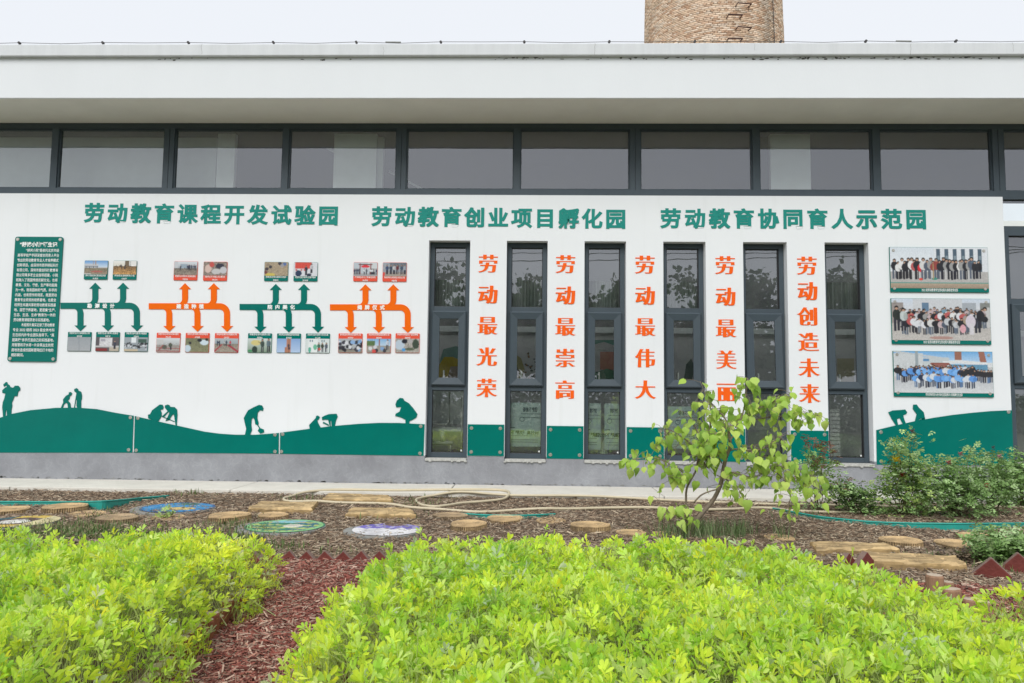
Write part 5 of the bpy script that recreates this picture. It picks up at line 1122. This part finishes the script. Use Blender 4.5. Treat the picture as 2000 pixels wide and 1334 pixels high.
def peanut_bed(name, lab, x0, x1f, y0, y1, dens, hgt, x0f=None, seedk=0):
    """x0f / x1f: edge of the bed as a function of y"""
    area_ = (x1f(y0) - x0f(y0)) * (y1 - y0); N = int(area_ * dens); y = rng.uniform(y0, y1, N); xa = np.array([x0f(q) for q in y]); xb = np.array([x1f(q) for q in y]); x = xa + (xb - xa) * rng.uniform(0, 1, N)
    ed = np.minimum(np.minimum(x - xa, xb - x), y1 - y)
    hn = np.array([pnoise((a * 1.1 + seedk, b * 1.1, 0)) * .09 + pnoise((a * 3.7, b * 3.7, seedk)) * .085 + pnoise((a * 9, b * 9, seedk)) * .06 for a, b in zip(x, y)])
    top = hgt * np.clip(.42 + ed / .30, .42, 1) + hn; depth = rng.exponential(1, N) * np.where(ed < .18, .13, .06); depth = np.minimum(depth, top * .85); sp = rng.random(N) < .06; z = top - depth + sp * rng.uniform(.0, .09, N)
    # leaf axis leans out and up
    az = rng.uniform(0, 2 * PI, N); el = np.where(rng.random(N) < .45, rng.uniform(.8, 1.45, N), rng.uniform(.0, .9, N)); d = np.stack([np.cos(az) * np.cos(el), np.sin(az) * np.cos(el), np.sin(el)], 1)
    out = np.stack([np.where(x - xa < .3, -1, 0) + np.where(xb - x < .3, 1, 0), np.where(y1 - y < .25, 1, 0), np.zeros(N)], 1) * .55; d = d + out; d /= np.linalg.norm(d, axis=1, keepdims=True)
    pos = np.stack([x, y, z], 1) + out * .10; up = np.tile([0, 0, 1.0], (N, 1)) + rng.normal(0, .3, (N, 3))
    R0 = frames(d, up, rng.normal(0, .6, N)); Lf = (.024 + .042 * rng.beta(2, 2.2, N)) * (1 - .25 * (depth > .12))
    Vs, Cs = [], []; shp, Fc = leaf_shape('ovate')
    cb = np.array([(.69, .88, .10), (.74, .90, .12), (.59, .84, .09), (.75, .90, .28), (.46, .72, .10), (.76, .90, .09), (.67, .88, .21)])
    gap = np.array([pnoise((a * 6.5, b * 6.5, 20 + seedk)) for a, b in zip(x, y)]) < -.24; keep = ~(gap & (rng.random(N) < .8) & (depth < .12))
    leafc = cb[rng.integers(0, len(cb), N)] * rng.uniform(.85, 1.12, (N, 1)); yl = rng.random(N) < .02; leafc[yl] = (.78, .80, .06); pale = rng.random(N) < .03; leafc[pale] = (.62, .72, .45)
    patch = np.array([pnoise((a * 1.7, b * 1.7, 5 + seedk)) for a, b in zip(x, y)]); leafc *= (1 + .18 * patch)[:, None]; leafc[:, 0] *= 1 + .18 * patch
    for pair, sgn in ((0, 1), (0, -1), (1, 1), (1, -1)):
        ang = (.95 if pair == 0 else .36) * sgn + rng.normal(0, .12, N); lift = rng.normal(.25, .22, N)
        dl = np.stack([np.cos(ang) * np.cos(lift), np.sin(ang) * np.cos(lift), np.sin(lift)], 1); dw = np.einsum('nij,nj->ni', R0, dl); upw = R0[:, :, 2]
        Rl = frames(dw, upw, rng.normal(0, .35, N)); b = pos + R0[:, :, 0] * (Lf * (.0 if pair == 0 else .28))[:, None]
        sh = shp.copy(); V = place(sh, b, Rl, Lf * rng.uniform(.8, 1.1, N) * (1 if pair else .9), rng.uniform(.8, 1.15, N)); k = (rng.random(N) > .05) & keep
        Vs.append(V[k]); Cs.append((leafc * rng.uniform(.9, 1.1, (N, 1)))[k])
    t = thing(name, lab, 'peanut plants', ((x0f(y0) + x1f(y0)) / 2, y0, 0)); loc = np.array(ORG[t.name])
    np_mesh('leaves', np.concatenate(Vs) - loc, 10, Fc, np.concatenate(Cs), M['leaf'], t, 'stuff')
    # petioles and stems: three sided sticks
    tri = np.array([(0, math.cos(a), math.sin(a)) for a in (0, 2.1, 4.2)] + [(1, math.cos(a) * .7, math.sin(a) * .7) for a in (0, 2.1, 4.2)])
    def sticks(a, b, r, cols):
        dd = b - a; L = np.linalg.norm(dd, axis=1); Rm = frames(dd, np.tile([0.3, .2, 1.0], (len(a), 1)), np.zeros(len(a))); S = np.repeat(tri[None], len(a), 0); S[:, :, 0] *= L[:, None]; S[:, :, 1:] *= r
        return np.einsum('nij,nkj->nki', Rm, S) + a[:, None, :], cols
    b = pos; a = pos - R0[:, :, 0] * .06 - np.stack([np.zeros(N), np.zeros(N), rng.uniform(.03, .12, N)], 1) + rng.normal(0, .03, (N, 3))
    V1, c1_ = sticks(a, b, .0016, np.tile([(.66, .74, .32)], (N, 1)) * rng.uniform(.8, 1.2, (N, 1)))
    K = N // 5; idx = rng.integers(0, N, K); b2 = a[idx]; a2 = b2 + np.stack([rng.normal(0, .09, K), rng.normal(0, .09, K), -rng.uniform(.12, .25, K)], 1); a2[:, 2] = np.maximum(a2[:, 2], 0)
    V2, c2_ = sticks(a2, b2, .0028, np.tile([(.68, .72, .38)], (K, 1)))
    np_mesh('stems', np.concatenate([V1, V2]) - loc, 6, [(0, 1, 4, 3), (1, 2, 5, 4), (2, 0, 3, 5)], np.concatenate([c1_, c2_]), M['leaf'], t, 'stuff')
    s = MB(); s.add([(x0f(y0) + .12, y0, .04), (x1f(y0) - .12, y0, .04), (x1f(y1) - .12, y1 - .1, .04), (x0f(y1) + .12, y1 - .1, .04)], [(0, 1, 2, 3)]); build('bed_soil', s, M['soil'], t)
peanut_bed('peanut_bed', 'bright green peanut bed left of the red mulch path', 0, lambda y: LX(y) + .08 + .07 * math.sin(y * 4.1) + .05 * math.sin(y * 9.7), 1.5, 5.45, 1500, .40, lambda y: -4.9, 1)
peanut_bed('peanut_bed', 'wide bright green peanut bed in the centre foreground', 0, lambda y: 2.36 - .34 * (y - 3.3), 1.7, 5.15, 1500, .435, lambda y: -.93 + .018 * (5 - y) + .10 * math.sin(y * 1.3) + .05 * math.sin(y * 8.3), 2)
peanut_bed('peanut_bed', 'small piece of peanut bed in the right corner beyond the log posts', 0, lambda y: 4.6, 1.7, 4.05, 1500, .45, lambda y: 2.26 + .02 * (4 - y), 3)

# ---- young tree with heart shaped leaves
TY = G(1345, 1046)[1]; TX = G(1345, 1046)[0]
tree = thing('young_tree', 'small young tree with pale green heart shaped leaves before the slot windows', 'tree', (TX, TY, 0), None)
def tp(x, y, dy=0.0): q = W(x, y, TY + dy); return (q[0], TY + dy, q[1])
BRN = [  # (pixels, depth offsets start/end, radii)
 ([(1345, 1050), (1352, 1032), (1365, 1010), (1385, 987), (1397, 970), (1408, 945), (1412, 920), (1418, 893)], 0, -.05, .026, .020, 0),
 ([(1418, 893), (1426, 870), (1424, 848), (1423, 838)], -.05, -.1, .020, .012, 0),
 ([(1424, 862), (1440, 840), (1450, 810), (1457, 775), (1460, 738)], -.1, -.15, .011, .004, 26),
 ([(1423, 838), (1415, 815), (1400, 800), (1380, 775), (1368, 745)], -.1, .1, .010, .003, 20),
 ([(1436, 835), (1465, 805), (1500, 790), (1530, 775), (1545, 768)], -.1, .1, .010, .003, 28),
 ([(1460, 822), (1500, 815), (1540, 812), (1575, 806), (1598, 812)], 0, .2, .008, .003, 24),
 ([(1424, 880), (1440, 877), (1465, 879), (1488, 877), (1510, 862), (1530, 850)], -.05, -.3, .009, .004, 30),
 ([(1452, 876), (1478, 890), (1510, 895), (1545, 912), (1585, 930), (1600, 948)], -.1, -.15, .008, .003, 36),
 ([(1412, 918), (1440, 925), (1475, 932), (1505, 915), (1535, 912)], 0, -.25, .009, .004, 26),
 ([(1505, 915), (1530, 935), (1545, 965), (1535, 995)], -.2, -.25, .006, .003, 16),
 ([(1400, 928), (1440, 950), (1445, 975)], -.1, -.2, .005, .003, 8),
 ([(1350, 1050), (1347, 1030), (1342, 1005), (1340, 980), (1341, 955), (1349, 938), (1358, 922)], 0, .1, .015, .010, 0),
 ([(1358, 922), (1364, 890), (1366, 855), (1355, 830), (1345, 808)], .1, .1, .010, .004, 30),
 ([(1362, 905), (1375, 880), (1385, 840), (1390, 805), (1380, 780)], .1, -.1, .008, .003, 26),
 ([(1345, 945), (1335, 925), (1322, 913), (1308, 906), (1285, 896), (1260, 894), (1235, 898)], .1, -.1, .008, .003, 30),
 ([(1335, 925), (1320, 935), (1305, 930)], 0, -.1, .005, .003, 9),
 ([(1364, 880), (1340, 860), (1310, 840), (1285, 838)], .1, 0, .006, .003, 16),
 ([(1310, 840), (1290, 860), (1280, 880)], 0, 0, .004, .002, 8),
 ([(1355, 982), (1368, 968), (1385, 960), (1400, 956)], 0, -.1, .009, .007, 0),
 ([(1385, 915), (1375, 905), (1390, 885), (1400, 860)], 0, -.2, .006, .003, 22),
 ([(1410, 905), (1395, 870), (1402, 845), (1430, 830)], -.1, -.35, .006, .003, 24),
 ([(1345, 1040), (1335, 1020), (1318, 1005), (1292, 995)], 0, -.1, .005, .003, 12),
 ([(1345, 1035), (1340, 1015), (1335, 1000), (1345, 985)], 0, -.12, .004, .002, 9),
 ([(1410, 925), (1425, 945), (1410, 935)], -.1, -.2, .004, .002, 10),
 ([(1290, 981), (1281, 972)], -.1, -.1, .003, .002, 2),
]
leafpos = []
for pts, d0, d1, r0, r1, nl in BRN:
    n = len(pts); P_ = [tp(x, y, d0 + (d1 - d0) * i / (n - 1)) for i, (x, y) in enumerate(pts)]; P_ = smooth_path(P_, 3); s = MB(); s.tube(P_, r0, 7, r1=r1)
    build('trunk' if r0 > .019 or (r0 == .015) else 'branch', s, M['bark'], tree, smooth=True)
    for k in range(int(nl * 1.75)):
        q = random.uniform(.12, 1.0) ** .8; i = min(int(q * (len(P_) - 1)), len(P_) - 2); f = q * (len(P_) - 1) - i; b = Vector(P_[i]).lerp(Vector(P_[i + 1]), f)
        off = Vector((random.gauss(0, .075), random.gauss(0, .09), random.gauss(-.01, .06))); leafpos.append((b, b + off))
print('tree leaves', len(leafpos))
tw = MB(); hs_, hf = leaf_shape('heart'); LM = []
tcol = [(.40, .62, .10), (.48, .70, .12), (.56, .74, .18), (.28, .47, .09), (.62, .78, .18), (.44, .64, .13)]
for c in tcol:
    for v in range(3):
        s = MB(); bend = random.uniform(-.1, .8); fold = random.uniform(.2, .8)
        # finer blade: subdivide each face towards its middle, with a crease at the veins
        vs = [(x, y * .95, z - bend * x * x + abs(y) * fold * (1 if v else -.5)) for x, y, z in hs_]; s.add(vs, hf, c); LM.append(mesh_from('leaf', s, smooth=True, color=True)); LM[-1].materials.append(M['tleaf'])
for b, p_ in leafpos[:]:
    tw.tube([b, (b + p_) / 2 + Vector((0, 0, .012)), p_], .0022, 4, cap=False)
build('twig', tw, M['bark'], tree, kind='stuff')
order = sorted(range(len(leafpos)), key=lambda i: leafpos[i][1].y)
rest = MB()
for k, i in enumerate(order):
    b, p_ = leafpos[i]; me = random.choice(LM); L = random.uniform(.055, .108) * (1.0 if random.random() < .85 else .6); out = (p_ - b); out.z = 0
    d = Vector((out.x + random.gauss(0, .05), out.y - .03 + random.gauss(0, .05), 0)); d = d.normalized() if d.length > 1e-4 else Vector((1, 0, 0)); d = (d * random.uniform(.35, .9) + Vector((0, 0, -random.uniform(.35, 1.1)))).normalized()
    up = Vector((0, -.3, 1)) + Vector((random.gauss(0, .45), random.gauss(0, .35), 0)); y_ = up.cross(d).normalized(); z_ = d.cross(y_); Mx = Matrix((d, y_, z_)).transposed().to_4x4()
    Mx = Matrix.Translation(p_ - ORG[tree.name]) @ Mx @ Matrix.Diagonal((L, L * random.uniform(.85, 1.15), L, 1))
    if k < 299:
        o = bpy.data.objects.new('leaf', me); COL.objects.link(o); o.parent = tree; o.matrix_local = Mx
    else: rest.add([Mx @ v.co + ORG[tree.name] for v in me.vertices], [tuple(f.vertices) for f in me.polygons], random.choice(tcol))
if rest.v: build('foliage', rest, M['tleaf'], tree, kind='stuff', color=True, smooth=True)

# ---- rose bushes
def rose(name, lab, pxb, pyb, spread, htop, nstem, nleaf, cols, flowers=(), dens=1.0, size=.048, depth=.35, cat='rose bush', group='rose bushes by the wall', tips=None):
    bx, by = G(pxb, pyb); t = thing(name, lab, cat, (bx, by, 0), group); rg = np.random.default_rng(int(pxb)); pp = []; k_px = by / F
    for q in range(nstem):
        tx, ty = htop[q % len(htop)]; a = W(tx, ty, by); tx_, tz = a[0] + rg.normal(0, .05), a[1] * rg.uniform(.86, 1.0); yy = rg.uniform(-depth, depth) * .6
        P_ = [(bx + rg.normal(0, .05), by, -.02)]
        for j in range(1, 6):
            f = j / 5; P_.append((bx + (tx_ - bx) * f ** .8 + rg.normal(0, .02), by + yy * f, tz * f))
        P_ = smooth_path(P_, 2); s = MB(); s.tube(P_, .007, 5, r1=.002); build('stem', s, M['stem'], t, smooth=True); pp.append(np.array(P_))
    N = nleaf; S = rg.integers(0, nstem, N); q = rg.uniform(.15, 1, N) ** .75; base = np.zeros((N, 3))
    for i in range(N):
        P_ = pp[S[i]]; f = q[i] * (len(P_) - 1); k = min(int(f), len(P_) - 2); base[i] = P_[k] * (1 - f + k) + P_[k + 1] * (f - k)
    rad = spread * (1.25 - q) + .03; base += rg.normal(0, 1, (N, 3)) * np.stack([rad, rad * .9, rad * .7], 1); base[:, 2] = np.clip(base[:, 2], .02, None)
    az = rg.uniform(0, 2 * PI, N); el = rg.normal(0, .5, N); d = np.stack([np.cos(az) * np.cos(el), np.sin(az) * np.cos(el), np.sin(el)], 1)
    sh, Fc = leaf_shape('small'); Vs, Cs = [], []; cols = np.array(cols); lc = cols[rg.integers(0, len(cols), N)] * rg.uniform(.75, 1.25, (N, 1)); 
    if tips is not None: k = q > .86; lc[k] = np.array(tips) * rg.uniform(.8, 1.2, (k.sum(), 1))
    R0 = frames(d, np.tile([0, 0, 1.0], (N, 1)) + rg.normal(0, .3, (N, 3)), np.zeros(N)); 
    for (ux, ang) in ((.0, 0), (-.4, .9), (-.4, -.9), (-1.1, 1.1), (-1.1, -1.1)):
        dl = np.tile([math.cos(ang), math.sin(ang), 0], (N, 1)); dw = np.einsum('nij,nj->ni', R0, dl); Rl = frames(dw, R0[:, :, 2], rg.normal(0, .3, N)); Vs.append(place(sh, base + R0[:, :, 0] * ux * size, Rl, size * rg.uniform(.7, 1.1, N), np.full(N, 1.1))); Cs.append(lc)
    np_mesh('leaves', np.concatenate(Vs) - np.array(ORG[t.name]), 4, Fc, np.concatenate(Cs), M['rleaf'], t, 'stuff')
    for fx, fy, col_, r in flowers:
        a = W(fx, fy, by - .12); s = MB()
        for k in range(14):
            an = k * 2.4; rr = r * (.25 + .75 * k / 14); c0 = Vector((a[0] + math.cos(an) * rr * .5, by - .12 + math.sin(an) * rr * .5, a[1] + r * .5 - k * .003)); tdir = Vector((math.cos(an), math.sin(an), .9 - k * .06)).normalized(); sd_ = tdir.cross(Vector((0, 0, 1))).normalized() * r * .5
            s.add([c0 - sd_ * .3, c0 + tdir * r * .5 - sd_, c0 + tdir * r - sd_ * .5, c0 + tdir * r + sd_ * .5, c0 + tdir * r * .5 + sd_, c0 + sd_ * .3], [(0, 1, 2, 3, 4, 5)], col_)
        build('flower', s, M['rleaf'], t, color=True)
RG = [(.21, .36, .11), (.28, .45, .15), (.16, .28, .08), (.36, .52, .22), (.42, .56, .28)]; RG2 = [(.30, .47, .17), (.37, .54, .22), (.23, .38, .12), (.45, .60, .31)]; YGc = [(.44, .60, .17), (.52, .66, .22), (.32, .47, .14)]
rose('rose_bush', 'tall rose bush with one yellow bloom at the start of the green hill panel', 1768, 1010, .13, [(1740, 850), (1781, 848), (1760, 890), (1795, 900), (1730, 930), (1810, 930), (1775, 880), (1745, 880), (1712, 960), (1822, 965), (1736, 845), (1784, 842)], 18, 900, RG + YGc, [(1751, 900, (.85, .62, .02), .05), (1763, 928, (.35, .03, .02), .03), (1782, 843, (.15, .06, .07), .03)])
rose('rose_bush', 'broad rose bush with small dark red buds in the middle of the hedge', 1868, 1012, .17, [(1838, 895), (1856, 905), (1880, 890), (1900, 905), (1850, 930), (1890, 930), (1820, 950), (1870, 920), (1915, 940), (1895, 868), (1845, 885)], 20, 1000, RG2 + RG, [(1853, 904, (.35, .03, .06), .03), (1876, 887, (.4, .12, .12), .028), (1928, 948, (.4, .03, .03), .03)])
rose('rose_bush', 'rose bush with pink buds by the end corner of the white wall', 1935, 1006, .15, [(1915, 880), (1945, 872), (1930, 900), (1955, 905), (1905, 920), (1945, 930)], 11, 650, RG + RG2, [(1952, 892, (.55, .25, .3), .03), (1940, 874, (.1, .05, .06), .02)])
rose('rose_bush', 'dark leaved rose bush cut by the right edge', 1995, 992, .16, [(1965, 890), (1985, 882), (2010, 885), (1970, 930), (2020, 920), (1990, 910)], 11, 800, RG[:3] + RG[:1])
rose('rose_bush', 'thin rose bush with reddish shoots behind the young tree', 1600, 1002, .10, [(1580, 850), (1610, 845), (1622, 868), (1590, 880), (1565, 930), (1625, 930), (1600, 900)], 10, 330, YGc + RG, tips=(.22, .10, .06))
rose('rose_bush', 'low arching rose bush below the last slot window', 1678, 1004, .10, [(1640, 930), (1655, 950), (1690, 955), (1665, 960), (1630, 945), (1700, 985)], 10, 430, RG + [(.07, .12, .05)])
rose('low_shrub', 'low dense shrub behind the large corner bricks', 1968, 1100, .10, [(1930, 1050), (1950, 1045), (1975, 1040), (2000, 1048), (1940, 1070), (2010, 1070), (1985, 1065)], 14, 900, RG + RG2, size=.045, cat='shrub', group=None)
rose('dry_brushwood', 'heap of thin dry dark stems beside the low shrub', 1900, 1098, .05, [(1850, 1082), (1862, 1075), (1880, 1072), (1895, 1080), (1910, 1070), (1855, 1092), (1925, 1085), (1870, 1095)], 26, 60, [(.12, .09, .07), (.2, .15, .1)], cat='shrub', group=None)
rose('seedling', 'tiny leafy sprout between stump stones at the left', 319, 1012, .02, [(319, 1000)], 2, 16, YGc, cat='plant', group=None)

# ---- weeds and grass tufts
def weeds(name, lab, spots, cols, hmin, hmax, wd_=.005, kind='stuff'):
    V, C = [], []; cols = np.array(cols)
    for (px, py, sx, sy, n) in spots:
        for k in range(n):
            gx, gy = G(px + random.gauss(0, sx), py + random.gauss(0, sy)); a = random.uniform(0, 2 * PI); h = random.uniform(hmin, hmax); l = random.uniform(.1, .8) * h; w_ = wd_ * random.uniform(.6, 1.4)
            dx, dy = math.cos(a), math.sin(a); z0 = gz(gx, gy); sx_, sy_ = -dy * w_, dx * w_
            V.append([(gx - sx_, gy - sy_, z0), (gx + sx_, gy + sy_, z0), (gx + dx * l * .4 + sx_ * .8, gy + dy * l * .4 + sy_ * .8, z0 + h * .6), (gx + dx * l * .4 - sx_ * .8, gy + dy * l * .4 - sy_ * .8, z0 + h * .6), (gx + dx * l, gy + dy * l, z0 + h)]); C.append(cols[random.randrange(len(cols))] * random.uniform(.7, 1.3))
    o = np_mesh(name, np.array(V), 5, [(0, 1, 2, 3), (3, 2, 4)], np.array(C), M['grass'], None, kind); setp(o, lab)
weeds('weeds', 'small weeds and dry grass sprouting through the mulch', [(60, 1040, 50, 8, 420), (180, 1040, 45, 9, 520), (215, 1020, 30, 6, 220), (120, 1035, 40, 8, 320), (455, 1030, 28, 9, 420), (490, 1055, 22, 7, 300), (540, 1070, 40, 5, 160), (640, 1082, 30, 3, 30), (245, 1000, 60, 6, 60), (590, 976, 20, 3, 60), (825, 985, 25, 4, 90), (760, 1010, 30, 4, 50), (370, 967, 25, 2, 60), (1820, 1095, 60, 6, 80), (1560, 1010, 40, 5, 60), (1960, 1110, 25, 8, 180), (860, 972, 40, 2, 40), (350, 1040, 60, 8, 160), (1380, 1040, 60, 5, 200)], [(.14, .22, .07), (.22, .30, .11), (.10, .16, .05), (.32, .28, .16)], .02, .09)
weeds('weeds', 'broader low weeds filling behind the left peanut bed', [(40, 1046, 40, 6, 500), (150, 1050, 50, 6, 500), (440, 1055, 30, 6, 260), (250, 1046, 40, 6, 300)], [(.12, .20, .06), (.17, .26, .08), (.09, .15, .05)], .015, .05, .012)
weeds('grass', 'grass tufts with long blades round the foot of the young tree', [(1300, 1050, 12, 3, 60), (1410, 1048, 30, 4, 130), (1450, 1046, 18, 3, 70), (1375, 1052, 15, 3, 60), (1525, 1052, 10, 3, 26), (1345, 1052, 20, 3, 60)], [(.16, .24, .10), (.22, .30, .14), (.12, .19, .07), (.28, .32, .18)], .10, .24, .004)

# ================================================================ BEHIND THE CAMERA (seen only in the glass)
weeds('grass', 'short lawn grass mirrored in the lower panes', [], [], 0, 1) if False else None
def far_tree(x, y, h, cr, sd):
    t = thing('tree', 'tree across the lawn, one of a row mirrored in the slot windows', 'tree', (x, y, 0), 'trees across the lawn, seen mirrored in the windows'); rg = np.random.default_rng(sd); s = MB(); s.tube([(x, y, -.1), (x + .1, y, h * .3), (x, y + .1, h * .6)], .16, 8, r1=.08)
    for k in range(6): a = k * 1.05; s.tube([(x, y, h * .35), (x + math.cos(a) * cr * .6, y + math.sin(a) * cr * .6, h * .7)], .06, 5, r1=.02)
    build('trunk', s, M['bark'], t); N = 4200; cl_ = rg.normal(0, 1, (26, 3)); cl_ /= np.linalg.norm(cl_, axis=1, keepdims=True); cl_ = cl_ * np.array([cr, cr, h * .36]) * rg.uniform(.3, 1, (26, 1)) + np.array([0, 0, h * .56]); c = cl_[rg.integers(0, 26, N)] + rg.normal(0, .38, (N, 3))
    sh, Fc = leaf_shape('small'); d = rg.normal(0, 1, (N, 3)); Rm = frames(d, rg.normal(0, 1, (N, 3)), np.zeros(N)); np_mesh('crown', place(sh, c, Rm, rg.uniform(.22, .40, N), np.full(N, 1.4)), 4, Fc, np.array([(.05, .09, .035)]) * rg.uniform(.6, 1.6, (N, 1)), M['darkleaf'], t, 'stuff')
for i, x in enumerate(np.arange(-15, 21, 2.6)): far_tree(x + random.uniform(-.6, .6), -15 + random.uniform(-1.5, 1.5), random.choice([8.2, 8.8, 9.6, 7.8]), random.uniform(1.9, 2.5), i + 1)
for k, (z, y) in enumerate(((9.75, -14), (9.4, -14.2), (8.95, -13.8))):
    s = MB(); s.tube([(x, y, z - .35 * (1 - ((x) / 26) ** 2) + .01 * x * (k - 1)) for x in np.linspace(-26, 26, 27)], .022, 5); o = build('power_line', s, M['wire']); setp(o, ['highest', 'middle', 'lowest'][k] + ' of three power lines mirrored in the upper panes', 'power line', 'power lines')
lw2 = np.random.default_rng(5); N = 60000; gx_ = lw2.uniform(-12, 14, N); gy_ = lw2.uniform(-10, -1, N); hh = lw2.uniform(.05, .16, N); aa = lw2.uniform(0, 6.28, N); Vg = np.zeros((N, 3, 3)); Vg[:, 0] = np.stack([gx_ - .012 * np.sin(aa), gy_ + .012 * np.cos(aa), np.full(N, -.03)], 1); Vg[:, 1] = np.stack([gx_ + .012 * np.sin(aa), gy_ - .012 * np.cos(aa), np.full(N, -.03)], 1); Vg[:, 2] = np.stack([gx_ + .05 * np.cos(aa), gy_ + .05 * np.sin(aa), hh], 1)
o = np_mesh('lawn_grass', Vg, 3, [(0, 1, 2)], np.array([(.13, .22, .04)]) * lw2.uniform(.6, 1.4, (N, 1)), M['grass'], None, 'stuff'); setp(o, 'lawn behind the viewer, mirrored in the lower window panes')

rg = np.random.default_rng(8); N = 26000; c = np.stack([rg.uniform(-20, 26, N), rg.uniform(-14.5, -12.6, N), rg.uniform(0, 1.9, N) + rg.normal(0, .1, N)], 1); sh, Fc = leaf_shape('small'); d = rg.normal(0, 1, (N, 3))
o = np_mesh('hedge', place(sh, c, frames(d, rg.normal(0, 1, (N, 3)), np.zeros(N)), rg.uniform(.12, .24, N), np.full(N, 1.4)), 4, Fc, np.array([(.06, .12, .035)]) * rg.uniform(.6, 1.7, (N, 1)), M['darkleaf'], None, 'stuff'); setp(o, 'dense green hedge added under the mirrored trees to darken the panes')  # leaf mass added out of view to darken the reflections in the glass
